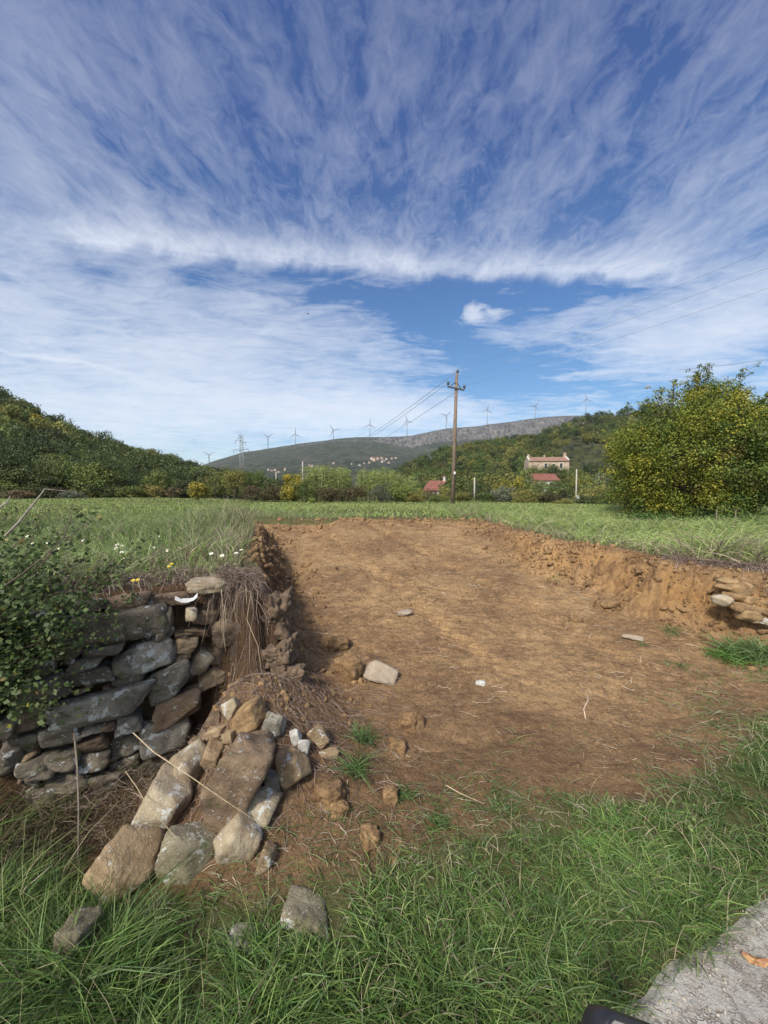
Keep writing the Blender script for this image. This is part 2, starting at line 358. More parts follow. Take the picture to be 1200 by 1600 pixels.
def terrain(x, y):
    x = np.asarray(x, float); y = np.asarray(y, float)
    s, idx = seg_sd(x, y, FRONT)
    w = np.vectorize(lambda i: WID.get(int(i), .4))(idx) if x.size < 50 else np.array([WID.get(i, .4) for i in range(len(FRONT))])[idx]
    rag = sst(0.13, 0.3, w)
    s2 = s + rag*(0.10*fbm(x*2.2, y*2.2, o=3, seed=31)+0.05*fbm(x*9, y*9, o=3, seed=32))
    k = sst(-1, 0, s2/w)
    zf, zl = field_z(x, y), low_z(x, y)
    z = zl+(zf-zl)*k
    onb = np.clip(4*k*(1-k), 0, 1)*sst(0.15, 0.45, zf-zl)*rag
    lump = fbm(x*7, y*7, z*7, o=4, seed=41)
    z = z + onb*0.12*lump - onb*0.11*np.abs(fbm(x*12, y*12, z*12, o=4, seed=42, g=.6)) + onb*.03 + np.where(s < 0, .007, 0)*fbm(x*22, y*30, o=3, seed=43)*sst(1.7, 2.2, y)
    for q in (-.55, .85):
        dl = (x-(0.9+q))+0.42*(y-5.5)+.08*vn(y*.7, y*0, seed=44); z = z-.040*np.exp(-(dl/.13)**2)*(1+.6*np.sin(y*38+dl*25))*sst(3.2, 4.5, y)*(s < -.3)*(y < 11)
    # raw sod edge stands slightly proud
    return z, s2, k, onb, idx
def terr_z(x, y): return terrain(np.atleast_1d(x), np.atleast_1d(y))[0]
def tz(x, y): return float(terr_z(np.array([x]), np.array([y]))[0])

ROADEDGE = lambda x: 1.08+0.455*x            # y of the road's edge
def grass_line(x):                            # verge grass stops here, bare soil beyond
    return np.interp(x, [-3, -1.25, -0.9, -0.55, 0, 0.5, 1.03, 1.7, 2.0, 2.27, 2.8, 3.4, 6], [2.6, 1.98, 1.80, 1.82, 2.00, 2.12, 2.35, 2.40, 2.45, 2.70, 3.05, 3.35, 4.6])
def graded(stops):
    out = [stops[0][0]]
    for (a, st), (b, st2) in zip(stops[:-1], stops[1:]):
        x = a
        while x < b-1e-6:
            u = (x-a)/(b-a); x = min(b, x+st*(1-u)+st2*u); out.append(x)
    return np.array(out)
gx = graded([(-700, 60), (-60, 6), (-8, .25), (-3.2, .035), (-2.6, .022), (3.0, .022), (4.8, .03), (9, .25), (60, 6), (700, 60)])
gy = graded([(-60, 6), (-3, .4), (1.0, .03), (1.6, .018), (4.8, .018), (7.5, .035), (12, .06), (16, .3), (60, 3), (700, 60)])
GX, GY = np.meshgrid(gx, gy)
GZ, GS, GK, GB, GI = terrain(GX, GY)
nearroad = sst(0.12, -0.05, GY-ROADEDGE(GX))
GZ = GZ*(1-nearroad) + nearroad*(-0.03)
GZ = GZ - 6.0*sst(80, 130, GY)
verge = sst(0.10, -0.10, GY-grass_line(GX)+0.14*fbm(GX*2, GY*2, o=3, seed=51))
veg = np.maximum(sst(0.02, 0.22, GS)*GK, verge*(GS < 0))
farcut = (GY > 10.2) & (GK > 0.5); veg = np.where(farcut, 1, veg)
leftb = ((GI >= 3) & (GI <= 8))
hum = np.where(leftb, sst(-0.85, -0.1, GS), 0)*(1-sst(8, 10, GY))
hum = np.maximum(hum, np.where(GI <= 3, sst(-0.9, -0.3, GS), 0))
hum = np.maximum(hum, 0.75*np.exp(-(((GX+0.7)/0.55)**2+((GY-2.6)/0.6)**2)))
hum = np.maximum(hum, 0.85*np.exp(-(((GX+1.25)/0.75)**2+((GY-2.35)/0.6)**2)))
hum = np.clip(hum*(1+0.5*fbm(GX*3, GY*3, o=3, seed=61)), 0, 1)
bank = np.where(GI >= 12, GB, 0)*np.clip(0.75+0.9*fbm(GX*4, GY*4, GZ*4, o=3, seed=62), 0, 1)
nx_, ny_ = len(gx), len(gy)
ii = (np.arange(ny_-1)[:, None]*nx_+np.arange(nx_-1)[None, :]).ravel()
F = np.stack([ii, ii+1, ii+nx_+1, ii+nx_], 1)
# sideways crumbling of the bank faces so that they overhang a little
ox = GB*0.05*fbm(GX*8, GZ*8+GY*3, o=3, seed=71); oy = GB*0.05*fbm(GX*8+9, GZ*8, o=3, seed=72)
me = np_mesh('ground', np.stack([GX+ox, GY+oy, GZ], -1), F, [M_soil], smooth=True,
             attrs={'veg': veg, 'humus': hum, 'bank': bank, 'near_dark': np.clip(.62*sst(4.6, 2.4, GY+.9*fbm(GX*.8, GY*.8, o=3, seed=63)), 0, 1)})  # last attribute darkens the soil colour towards the viewer, with a ragged edge
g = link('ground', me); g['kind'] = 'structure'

# the road: pale worn tar-and-chippings
m, tt, b, out = newmat('road'); co = tt.coord()
n1 = tt.noise(co, 3, 5, 0.6); n2 = tt.noise(co, 60, 5, 0.7); v1 = tt.voro(co, 70)
vf = tt.n.new('ShaderNodeTexVoronoi'); vf.feature = 'DISTANCE_TO_EDGE'; vf.inputs['Scale'].default_value = 9
wv = tt.n.new('ShaderNodeVectorMath'); wv.operation = 'MULTIPLY_ADD'
nc = tt.n.new('ShaderNodeTexNoise'); nc.inputs['Scale'].default_value = 26; nc.inputs['Detail'].default_value = 5; tt.l.new(co, nc.inputs['Vector'])
tt.l.new(nc.outputs['Color'], wv.inputs[0]); wv.inputs[1].default_value = (0.22, 0.22, 0.22); tt.l.new(co, wv.inputs[2]); tt.l.new(wv.outputs[0], vf.inputs['Vector'])
crack = tt.math('MAXIMUM', tt.map(vf.outputs['Distance'], 0.01, 0.09), tt.map(tt.noise(co, 6, 5, .7), .44, .56))
c = tt.mix(tt.map(n1, .35, .65), (0.31, 0.285, 0.25), (0.44, 0.42, 0.38)); c = tt.mix(tt.map(n2, .4, .7, 0, .6), c, (0.20, 0.19, 0.175))
c = tt.mix(tt.map(tt.voro(co, 120), .1, .3, .5, 0), c, (.55, .52, .47)); c = tt.mix(crack, (0.24, 0.20, 0.16), c)
tt.set(b.inputs['Base Color'], c); b.inputs['Roughness'].default_value = 0.9
tt.set(b.inputs['Normal'], tt.bump(tt.math('ADD', tt.math('MULTIPLY', crack, .6), n2), 0.9, 0.012)); M_road = m
rx = graded([(-30, 2), (-1, .1), (0.6, .02), (2.6, .02), (6, .3), (60, 3)]); rv = graded([(0.0, .012), (0.5, .04), (5, .5)])
RX, RV = np.meshgrid(rx, rv); RY = ROADEDGE(RX)-RV+0.03*fbm(RX*5, RV*0, o=3, seed=81)*np.exp(-RV*6)
RZ = -0.012+0.018*sst(0, .06, RV)+0.008*fbm(RX*12, RY*12, o=4, seed=82)
ii = (np.arange(len(rv)-1)[:, None]*len(rx)+np.arange(len(rx)-1)[None, :]).ravel()
me = np_mesh('road', np.stack([RX, RY, RZ], -1), np.stack([ii, ii+len(rx), ii+len(rx)+1, ii+1], 1), [M_road], smooth=True)
link('road', me)['kind'] = 'structure'

# ------------------------------------------------------------------ ribbons and leaves
def ribbons(P_, W, col, seed=1, flat=False):
    """P_ (N,K,3) centre lines, W (N,K) widths, col (N,3) -> V, F, C"""
    N, K, _ = P_.shape; r = np.random.default_rng(seed)
    T = np.diff(P_, axis=1); T = np.concatenate([T, T[:, -1:]], 1); T /= np.linalg.norm(T, axis=2, keepdims=True)+1e-9
    ref = r.normal(size=(N, 1, 3)); ref[..., 2] *= 0.3
    S = np.cross(T, np.repeat(ref, K, 1)); S /= np.linalg.norm(S, axis=2, keepdims=True)+1e-9
    A = P_-S*W[..., None]/2; B = P_+S*W[..., None]/2
    V = np.stack([A, B], 2).reshape(-1, 3)
    base = (np.arange(N)[:, None]*K+np.arange(K-1)[None, :])*2; base = base.ravel()
    F_ = np.stack([base, base+1, base+3, base+2], 1)
    return V, F_, np.repeat(col, K*2, 0)
def blades(x, y, z, h, lean, w, col, K=4, seed=1, curl=1.0):
    r = np.random.default_rng(seed); N = len(x)
    a = r.uniform(0, 2*np.pi, N); u = np.linspace(0, 1, K)[None, :]
    ln = (lean*h)[:, None]*u**(1.3+curl*0.7); up = h[:, None]*(u-0.35*np.minimum(lean, 1.5)[:, None]*u**2.2)
    P_ = np.stack([x[:, None]+np.cos(a)[:, None]*ln, y[:, None]+np.sin(a)[:, None]*ln, z[:, None]-0.01+up], -1)
    prof = np.interp(np.linspace(0, 1, K), [0, .35, .75, 1], [.7, 1, .7, .06])[None, :]
    return ribbons(P_, w[:, None]*prof, col, seed)
def pick(n, pal, r, var=0.25):
    pal = np.array(pal); c = pal[r.integers(0, len(pal), n)]
    c2 = pal[r.integers(0, len(pal), n)]; k = r.uniform(0, 1, (n, 1)); c = c*k+c2*(1-k)
    return c*(1+var*r.uniform(-1, 1, (n, 1)))
def merge(parts):
    Vs, Fs, Cs = [], [], []; o = 0
    for V, F_, c in parts: Vs.append(V); Fs.append(F_+o); Cs.append(c); o += len(V)
    return np.concatenate(Vs), np.concatenate(Fs), np.concatenate(Cs)
def stuff(name, parts, mat, label, cat, parent=None):
    V, F_, c = merge(parts)
    o = link(name, np_mesh(name, V, F_, [mat], col=c), parent)
    if parent is None: tag(o, label, cat, kind='stuff')
    return o
tall_ = lambda x: .8*sst(-0.2, -1.2, x)
def leaves(Cn, Nn, size, col, seed=1, aspect=0.55, fold=0.15):
    N = len(Cn); r = np.random.default_rng(seed)
    Nn = Nn/(np.linalg.norm(Nn, axis=1, keepdims=True)+1e-9)
    T = np.cross(Nn, r.normal(size=(N, 3))); T /= np.linalg.norm(T, axis=1, keepdims=True)+1e-9; S = np.cross(Nn, T)
    s = np.asarray(size).reshape(-1, 1)*np.ones((N, 1))
    V = np.stack([Cn-T*s/2, Cn+S*s*aspect/2+Nn*s*fold, Cn+T*s/2, Cn-S*s*aspect/2+Nn*s*fold], 1).reshape(-1, 3)
    F_ = np.arange(N*4).reshape(-1, 4)
    return V, F_, np.repeat(col, 4, 0)
G_verge = [(0.09, 0.17, 0.040), (0.13, 0.225, 0.055), (0.065, 0.125, 0.035), (0.13, 0.20, 0.085), (0.22, 0.29, 0.09)]
G_field = [(0.16, 0.25, 0.06), (0.22, 0.31, 0.085), (0.12, 0.19, 0.06), (0.27, 0.33, 0.13), (0.33, 0.34, 0.18)]
G_dry = [(0.26, 0.21, 0.15), (0.36, 0.30, 0.22), (0.17, 0.12, 0.09), (0.30, 0.22, 0.17), (0.42, 0.36, 0.26)]
def scatter(n, x0, x1, y0, y1, dens, seed, bias=0.0):
    r = np.random.default_rng(seed); x = r.uniform(x0, x1, n); u = r.uniform(0, 1, n)
    if bias: y = y0*(y1/y0)**u
    else: y = y0+(y1-y0)*u
    k = r.uniform(0, 1, n) < dens(x, y); return x[k], y[k]

# verge grass
def d_verge(x, y):
    f = fbm(x*2, y*2, o=3, seed=51); g_ = sst(0.06, -0.14, y-grass_line(x)+0.14*f)
    rd = sst(-0.09, 0.06, y-ROADEDGE(x)+0.04*fbm(x*8, y*8, o=2, seed=90))
    bare = np.exp(-(((x-2.05)/0.22)**2+((y-2.25)/0.16)**2))
    cl = 0.12+0.88*sst(-0.40, 0.25, fbm(x*4, y*4, o=3, seed=52))
    return g_*rd*cl*(1-0.85*bare)
parts = []
x, y = scatter(190000, -3.2, 3.6, 0.35, 3.5, d_verge, 101)
r = np.random.default_rng(5)
_, s_, k_, _, _ = terrain(x, y); k = s_ < -0.05; x, y = x[k], y[k]
tall = sst(-0.2, -1.2, x); hh = (0.075+0.09*r.uniform(0, 1, len(x))+0.13*tall*r.uniform(.3, 1, len(x)))*(1+1.0*fbm(x*4, y*4, o=3, seed=52))
hh *= 0.5+0.5*sst(0.0, 0.45, grass_line(x)-y); hh *= 1-.22*sst(-.6, .2, x)
cc = pick(len(x), G_verge, r); pt_ = fbm(x*1.5, y*1.5, o=3, seed=54); cc *= (1+0.5*pt_)[:, None]*np.array([1, 1, 1])+np.clip(pt_, 0, 1)[:, None]*np.array([.05, .03, 0])
dry = r.uniform(0, 1, len(x)) < 0.05+0.25*sst(0.15, 0.0, grass_line(x)-y); cc[dry] = pick(dry.sum(), G_dry, r)
parts.append(blades(x, y, terr_z(x, y), hh, r.uniform(.35, 1.5, len(x)), r.uniform(.0036, .0072, len(x))*(1-.12*sst(-.6, .2, x)), cc, K=4, seed=3))
# sparse runners creeping over the soil
def d_sparse(x, y): return sst(0.35, 0.62, 0.5+0.5*fbm(x*3.2, y*3.2, o=3, seed=57))*sst(0.75, 0.0, y-grass_line(x))*(y > grass_line(x)-.05)
x, y = scatter(26000, -0.9, 4.2, 1.8, 4.2, d_sparse, 103)
_, s_, k_, _, _ = terrain(x, y); k = s_ < -0.1; x, y = x[k], y[k]
cc = pick(len(x), G_verge[1:]+G_dry[:2], r)
parts.append(blades(x, y, terr_z(x, y), r.uniform(.03, .09, len(x)), r.uniform(.8, 2.2, len(x)), r.uniform(.003, .005, len(x)), cc, K=4, seed=4))
x, y = scatter(60000, -3, 3.4, .5, 3.2, lambda x, y: d_verge(x, y)*sst(.05, .5, fbm(x*1.8+5, y*1.8, o=3, seed=68)), 109)
_, s_, _, _, _ = terrain(x, y); k = s_ < -.08; x, y = x[k], y[k]; n = len(x)
parts.append(leaves(np.stack([x, y, terr_z(x, y)+r.uniform(.02, .09, n)], 1), r.normal(size=(n, 3))*.7+[0, -.2, 1], r.uniform(.010, .026, n), pick(n, [(0.13, .22, .06), (.18, .27, .08), (.10, .17, .05), (.25, .26, .1)], r), 9, .7, .1))
x, y = scatter(9000, -3, 3.4, .5, 3.4, d_verge, 110); _, s_, _, _, _ = terrain(x, y); k = s_ < -.05; x, y = x[k], y[k]; n = len(x)
parts.append(blades(x, y, terr_z(x, y), r.uniform(.08, .24, n)*(1+tall_(x)), r.uniform(.1, .9, n), r.uniform(.002, .0035, n), pick(n, [(.30, .34, .15), (.42, .36, .22), (.24, .30, .12)], r), K=4, seed=10))
stuff('verge_grass', parts, M_grass, 'rough green grass growing along the road verge in the foreground', 'grass')

# field grass, near left and right, then the far meadow
def d_fieldL(x, y):
    _, s_, k_, _, _ = terrain(x, y)
    return sst(0.0, 0.15, s_)*(0.55+0.45*sst(-.3, .3, fbm(x*2, y*2, o=3, seed=58)))
parts = []
x, y = scatter(120000, -9, -0.9, 2.2, 13, d_fieldL, 105, bias=1)
hh = (0.05+0.12*r.uniform(0, 1, len(x))**1.5)*(1+1.3*sst(-.1, .5, fbm(x*0.9, y*0.9, o=3, seed=59)))
hh = hh*(1+1.5*np.exp(-(((x+3.2)/1.5)**2+((y-7.5)/2.2)**2)))*sst(-.1, .5, 0.15+np.abs(x+1.2))
cc = pick(len(x), G_field, r); cc *= (1+0.35*fbm(x*.8, y*.8, o=3, seed=60))[:, None]
dry = r.uniform(0, 1, len(x)) < 0.10+0.45*sst(1.1, 0.1, seg_sd(x, y, FRONT)[0]); cc[dry] = pick(dry.sum(), G_dry, r)
parts.append(blades(x, y, terr_z(x, y), hh, r.uniform(.15, .9, len(x)), r.uniform(.005, .010, len(x)), cc, K=4, seed=6))
stuff('meadow_grass', parts, M_grass, 'tall green and straw coloured meadow grass on the terrace above the stone wall', 'grass')
parts = []
x, y = scatter(130000, 1.8, 16, 4.2, 16, d_fieldL, 106, bias=1)
hh = (0.09+0.20*r.uniform(0, 1, len(x))**1.3)*(1+1.0*sst(-.1, .5, fbm(x*0.8, y*0.8, o=3, seed=63)))
cc = pick(len(x), [(0.23, 0.32, 0.08), (0.33, 0.41, 0.14), (0.16, 0.24, 0.07), (0.38, 0.42, 0.18)], r); cc *= (1+0.3*fbm(x*.8, y*.8, o=3, seed=64))[:, None]
dry = r.uniform(0, 1, len(x)) < 0.10+0.5*sst(0.6, 0.0, seg_sd(x, y, FRONT)[0]); cc[dry] = pick(dry.sum(), G_dry, r)
parts.append(blades(x, y, terr_z(x, y), hh, r.uniform(.3, 1.3, len(x)), r.uniform(.006, .015, len(x)), cc, K=4, seed=7))
stuff('meadow_grass', parts, M_grass, 'broad bladed light green grass on top of the right bank around the big bush', 'grass')
parts = []
x, y = scatter(170000, -60, 60, 10.6, 75, lambda x, y: ((np.abs(x) < y*1.0+3) & (seg_sd(x, y, FRONT)[0] > 0.05)).astype(float), 107, bias=1)
hh = (0.05+0.11*r.uniform(0, 1, len(x)))*(1+0.5*sst(0, .5, fbm(x*.3, y*.3, o=3, seed=65)))
cc = pick(len(x), [(0.23, 0.32, 0.08), (0.29, 0.38, 0.11), (0.18, 0.25, 0.07), (0.36, 0.37, 0.16)], r); cc *= (1+0.25*fbm(x*.25, y*.25, o=3, seed=66))[:, None]
ww = 0.006+0.0011*y
parts.append(blades(x, y, terr_z(x, y), hh, r.uniform(.2, 1.0, len(x)), ww*r.uniform(.7, 1.3, len(x)), cc, K=3, seed=8))
stuff('meadow_grass', parts, M_grass, 'short flat meadow of light green grass between the bare soil and the hedgerow', 'grass')

# ------------------------------------------------------------------ rocks
_ico = {}
def ico(n):
    if n not in _ico:
        bm = bmesh.new(); bmesh.ops.create_icosphere(bm, subdivisions=n, radius=1.0)
        V = np.array([v.co[:] for v in bm.verts]); F_ = np.array([[v.index for v in f.verts] for f in bm.faces]); bm.free(); _ico[n] = (V, F_)
    return _ico[n]
def rock_mesh(name, sx, sy, sz, seed, mat, n=4, planes=7, rough=0.05, box=0.35):
    D, F_ = ico(n); r = np.random.default_rng(seed)
    N = r.normal(size=(planes, 3)); N /= np.linalg.norm(N, axis=1, keepdims=True)
    N = np.concatenate([N, [[1, 0, 0], [-1, 0, 0], [0, 1, 0], [0, -1, 0], [0, 0, 1], [0, 0, -1]]]); 
    N[planes:] += r.normal(size=(6, 3))*0.16; N /= np.linalg.norm(N, axis=1, keepdims=True)
    Hh = np.concatenate([r.uniform(0.72, 1.05, planes), r.uniform(0.70, 0.90, 6)])
    dd = D@N.T; rr = np.where(dd > 0.05, Hh[None, :]/np.maximum(dd, 0.05), 9.0)
    p = -70.0; rad = (np.sum(rr**p, 1))**(1/p)
    rad = rad/np.percentile(rad, 80)
    q = D*2+seed*3.1
    rad = rad*(1+rough*1.6*fbm(q[:, 0], q[:, 1], q[:, 2], o=2, seed=seed)+rough*0.6*fbm(q[:, 0]*5, q[:, 1]*5, q[:, 2]*5, o=3, seed=seed+9)-rough*1.1*np.abs(fbm(q[:, 0]*2.6, q[:, 1]*2.6, q[:, 2]*2.6, o=3, seed=seed+5)))
    V = D*rad[:, None]; V = (V-(V.max(0)+V.min(0))/2)/(V.max(0)-V.min(0))*np.array([sx, sy, sz])
    return np_mesh(name, V, F_, [mat], smooth=True)
_seed = [100]
def rock(name, loc, size, roll=0.0, yaw=0.0, tilt=0.0, mat='tan', parent=None, n=4, rough=0.05, planes=7):
    _seed[0] += 1
    me = rock_mesh(name, *size, _seed[0], M_rock[mat] if isinstance(mat, str) else mat, n, planes, rough)
    o = link(name, me, parent); o.location = loc
    o.rotation_euler = (Matrix.Rotation(R(yaw), 3, 'Z') @ Matrix.Rotation(R(-roll), 3, 'Y') @ Matrix.Rotation(R(tilt), 3, 'X')).to_euler()
    return o

# dry stone wall (its face runs from (-3.2, 2.1) to (-1.4, 3.35))
WA, WB = Vector((-3.2, 2.02)), Vector((-1.42, 3.26)); WD = (WB-WA).normalized(); WN = Vector((WD.y, -WD.x)); WYAW = math.degrees(math.atan2(WD.y, WD.x))
def wall_hit(px_, py_, out=0.0):
    d = at(px_, py_, 1.0)-Vector((0, 0, CAMZ)); a = WA+WN*out
    k = (a.x*WN.x+a.y*WN.y)/(d.x*WN.x+d.y*WN.y)
    return Vector((d.x*k, d.y*k, CAMZ+d.z*k))
wall = empty('dry_stone_wall', (-1.9, 2.9, 0), 'old dark dry stone retaining wall with lichen and a collapsed right end, holding the grassy terrace', 'stone wall')
WS = [  # px, py, w, h (photograph pixels), roll, material, out
 (230,1024,86,50,6,'grey',.06),(263,1063,76,50,24,'grey',.08),(276,1104,74,42,18,'brown',.08),(259,1145,72,46,3,'grey',.08),
 (168,1098,136,48,2,'grey',.07),(203,1060,46,26,0,'dark',.03),(223,972,64,56,0,'dark',.06),(257,974,26,54,-6,'dark',.04),
 (155,980,70,52,-5,'dark',.06),(165,1014,54,22,0,'dark',.04),(140,1031,58,18,4,'grey',.02),(134,1053,76,34,3,'dark',.04),(103,1008,52,34,0,'dark',.04),
 (290,1004,36,24,0,'tan',.02),(284,1025,28,15,10,'tan',.02),(312,1033,30,40,-30,'pale',.03),(299,958,17,20,0,'pale',.02),
 (320,962,36,26,-20,'brown',.0),(314,985,48,14,-12,'brown',.02),(287,988,28,12,-8,'brown',.02),(353,985,46,42,8,'brown',.02),
 (334,1022,38,28,10,'brown',-.02),(330,1058,44,26,28,'tan',.04),(350,1068,22,18,0,'brown',.02),(387,1066,40,22,0,'tan',.04),(300,1046,24,18,0,'brown',-.02),
 (202,1127,38,30,0,'grey',.05),(146,1136,36,12,0,'grey',.02),(171,1131,22,15,0,'brown',.02),(148,1156,44,24,5,'brown',.03),
 (198,1158,40,30,0,'dark',.03),(255,1182,84,26,8,'dark',.03),(146,1181,48,26,0,'dark',.03),(200,1186,44,28,0,'dark',.03),
 (61,1072,82,34,2,'dark',.04),(45,1115,64,40,3,'brown',.04),(61,1040,52,32,0,'dark',.04),(22,1035,50,34,0,'dark',.04),(8,1080,44,30,0,'dark',.04),
 (62,995,50,30,0,'grey',.04),(20,1000,46,28,0,'dark',.04),(100,975,50,26,-3,'grey',.04),(56,966,52,24,0,'grey',.04),(12,966,48,26,0,'dark',.04),
 (96,1145,52,30,0,'dark',.02),(100,1182,50,28,0,'dark',.02),(48,1155,60,34,0,'dark',.02),(110,1215,60,30,0,'dark',.02),(170,1214,60,28,0,'dark',.03),(225,1216,54,30,0,'dark',.03),
 (60,1195,50,36,0,'dark',.02),(5,1130,46,34,0,'dark',.02),(5,1185,60,40,0,'dark',.02),(280,1222,50,30,0,'dark',.03),
 (140,1246,60,30,0,'dark',.03),(205,1248,60,30,0,'dark',.03),(80,1240,60,34,0,'dark',.03),
 (326,914,62,20,-4,'pale',.06),(196,940,70,22,2,'brown',.0),(262,935,62,20,0,'brown',.0),(130,945,60,18,0,'dark',.0),
 (-40,1010,70,40,0,'dark',.03),(-45,1060,70,44,0,'dark',.03),(-40,1110,70,44,0,'dark',.03),(-95,1040,60,60,0,'dark',.03),(-95,1110,60,60,0,'dark',.03),(-35,970,60,34,0,'dark',.03),
]
for (a, b_, w, h, ro, mt, ou) in WS:
    p = wall_hit(a, b_, ou-0.02+.03*math.sin(a*1.7+b_)); k = p.y/FPX
    o = rock('stone', p-Vector((-1.9, 2.9, 0)), (w*k*1.10, 0.22, h*k*1.08), ro, WYAW*0.75, 0, mt, wall, n=4 if w > 30 else 3, rough=0.08, planes=6)

rw_ = random.Random(9)
for _ in range(40):
    a, b_ = rw_.uniform(0, 300), rw_.uniform(975, 1230); p = wall_hit(a, b_, .0); k = p.y/FPX; w = rw_.uniform(12, 26)
    rock('wedge_stone', p-Vector((-1.9, 2.9, 0)), (w*k, .16, w*k*rw_.uniform(.4, .8)), rw_.uniform(-20, 20), WYAW, 0, rw_.choice(['grey', 'brown', 'brown', 'dark', 'tan']), wall, n=3, rough=.08)
# loose stones
def ground_hit(px_, py_):
    Ys = np.geomspace(0.9, 30, 2500); d = at(px_, py_, 1.0)-Vector((0, 0, CAMZ)); X = d.x*Ys; Z = CAMZ+d.z*Ys
    hit = np.argmax(terr_z(X, Ys) >= Z); return Vector((X[hit], Ys[hit], Z[hit]))
def loose(px_, py_, Y, w, h, roll, mat, label, name='stone', depth=None, tilt=0, yaw=0, cat='stone', sink=.42, **kw):
    Y = ground_hit(px_, py_+h*sink).y+.25*min(w, h)*Y/FPX
    k = Y/FPX; d = depth if depth else 0.75*min(w, h)*k+0.25*max(w, h)*k
    o = rock(name, at(px_, py_, Y), (w*k*.96, d, h*k*.97), roll, yaw, tilt, mat, None, **kw)
    return tag(o, label, cat)
loose(197,1352,2.02,94,100,-35,'tan','large angular tan boulder lying at the left foot of the fallen stone pile','boulder',rough=.04,planes=8, cat='boulder')
loose(256,1262,2.22,82,92,-28,'pale','big pale tan block with white lichen below, left of the brown slab','boulder', cat='boulder', rough=.035)
loose(290,1206,2.36,72,80,-25,'pale','pale stone with white patches wedged against the upper end of the big pale tan block', 'boulder',cat='boulder', rough=.035)
loose(372,1215,2.40,84,160,-27,'brown','long brown tilted slab with cracks in the middle of the fallen stone pile','boulder',depth=.30, cat='boulder', rough=.06,planes=7)
loose(402,1268,2.22,58,64,-35,'pale','pale upper half of a long stone leaning below the brown slab','boulder', cat='boulder',rough=.035)
loose(372,1312,2.12,70,70,-40,'pale','blunt pale stone with a white lichen crust at the lower right of the stone pile','boulder', cat='boulder',rough=.035)
loose(461,1200,2.52,50,64,28,'tan','rounded tan stone with a black and white lichen patch right of the pile')
loose(427,1226,2.44,22,48,8,'grey','small upright grey lichened stone between the brown slab and the rounded tan stone')
loose(475,1168,2.66,20,24,0,'white','small white stone above the rounded tan stone')
loose(332,1180,2.52,34,40,-20,'tan','small tan stone tucked above the big pale blocks')
loose(428,1136,2.72,36,42,0,'grey','squarish lichened stone at the top right of the brown slab')
loose(386,1118,2.85,58,42,25,'orange','orange tan stone lying across the top of the pile')
loose(360,1106,2.92,36,30,30,'pale','small pale angular stone beside the orange tan stone at the top of the pile')
loose(335,1124,2.85,24,20,0,'brown','tiny brown stone at the upper left edge of the pile')
loose(338,1142,2.78,38,18,5,'tan','flat little tan stone below the tiny brown stone')
loose(355,1152,2.72,26,22,10,'tan','small round tan stone just above the brown slab')
loose(308,1165,2.70,22,28,0,'brown','narrow brown stone leaning on the wall foot')
loose(325,1150,2.76,26,22,0,'brown','dull brown stone between the wall foot and the small tan stones')
loose(400,1165,2.62,60,40,20,'brown','flat brown stone half under the top of the brown slab')
loose(298,1328,2.10,92,74,-20,'mossy','grey mossy boulder in the shade under the pile, partly in the grass','boulder', cat='boulder')
loose(126,1476,1.72,58,112,-12,'mossy','upright grey and tan stone standing in the grass at lower left','boulder', cat='boulder',planes=7, sink=.45)
loose(480,1440,1.83,88,84,5,'mossy','rounded greenish stone with a lichened top half sunk in the verge grass','boulder', cat='boulder', sink=.12, planes=5)
loose(378,1482,1.72,50,46,0,'grey','small grey stone nearly hidden in the verge grass', sink=.1)
loose(418,1338,2.12,30,50,-10,'tan','thin tan stone face showing in the soil below the pile')
loose(596,1050,3.05,58,32,-16,'slab','flat pale angular stone slab lying alone on the bare soil', depth=.2, tilt=-18, planes=7, rough=.02, name='stone_slab')
loose(498,1148,2.75,30,40,35,'tan','tan stone chip standing on edge in the dark soil')
loose(462,1152,2.72,18,26,20,'white','whitish little stone at the right edge of the pile')
loose(515,1178,2.60,34,14,0,'tan','thin flat stone in the soil beside the small white stone')
loose(751,1067,2.95,18,8,-8,'white','small white flat chip on the middle of the bare soil', name='stone_chip',n=3, cat='stone chip')
loose(985,995,3.95,38,9,-12,'slab','flat stone almost buried in the soil before the right bank', depth=.15,n=3, tilt=-15)
loose(632,957,4.2,26,8,0,'slab','pale patch of stone worn flush with the bare soil', depth=.15, n=3)

# soil clods
def clod(px_, py_, Y, w, h, label, dark=False):
    Y = ground_hit(px_, py_+h*.35).y+.2*h*Y/FPX; k = Y/FPX; _seed[0] += 1
    me = rock_mesh('soil_clod', w*k*1.1, max(w, h)*k, h*k*1.1, _seed[0], M_clod, 4, 10, 0.16)
    o = link('soil_clod', me); o.location = at(px_, py_, Y); o.rotation_euler = (0, 0, random.uniform(0, 6))
    return tag(o, label, 'soil clod')
clod(642,1126,2.62,44,38,'knobbly tan soil clod alone below the flat pale slab')
clod(545,1048,3.0,34,44,'rounded brown clod touching the left side of the flat pale slab')
clod(515,1240,2.35,50,40,'dark brown clod right of the rounded tan stone')
clod(530,1266,2.27,30,24,'smaller clod just below the dark brown clod')
clod(610,1245,2.33,24,28,'small upright clod beside a leafy weed in the soil')
clod(578,1308,2.17,34,34,'soft brown clod above the verge grass')
clod(615,1348,2.08,12,14,'tiny clod close to the edge of the verge grass')
clod(622,1165,2.52,26,26,'crumbly clod under the knobbly tan clod')
clod(948,945,4.3,34,18,'yellowish clod at the foot of the right bank')
clod(900,968,4.15,20,10,'little clod out on the soil before the right bank')
clod(528,1005,3.15,34,22,'brown lump of soil above the clod beside the slab')

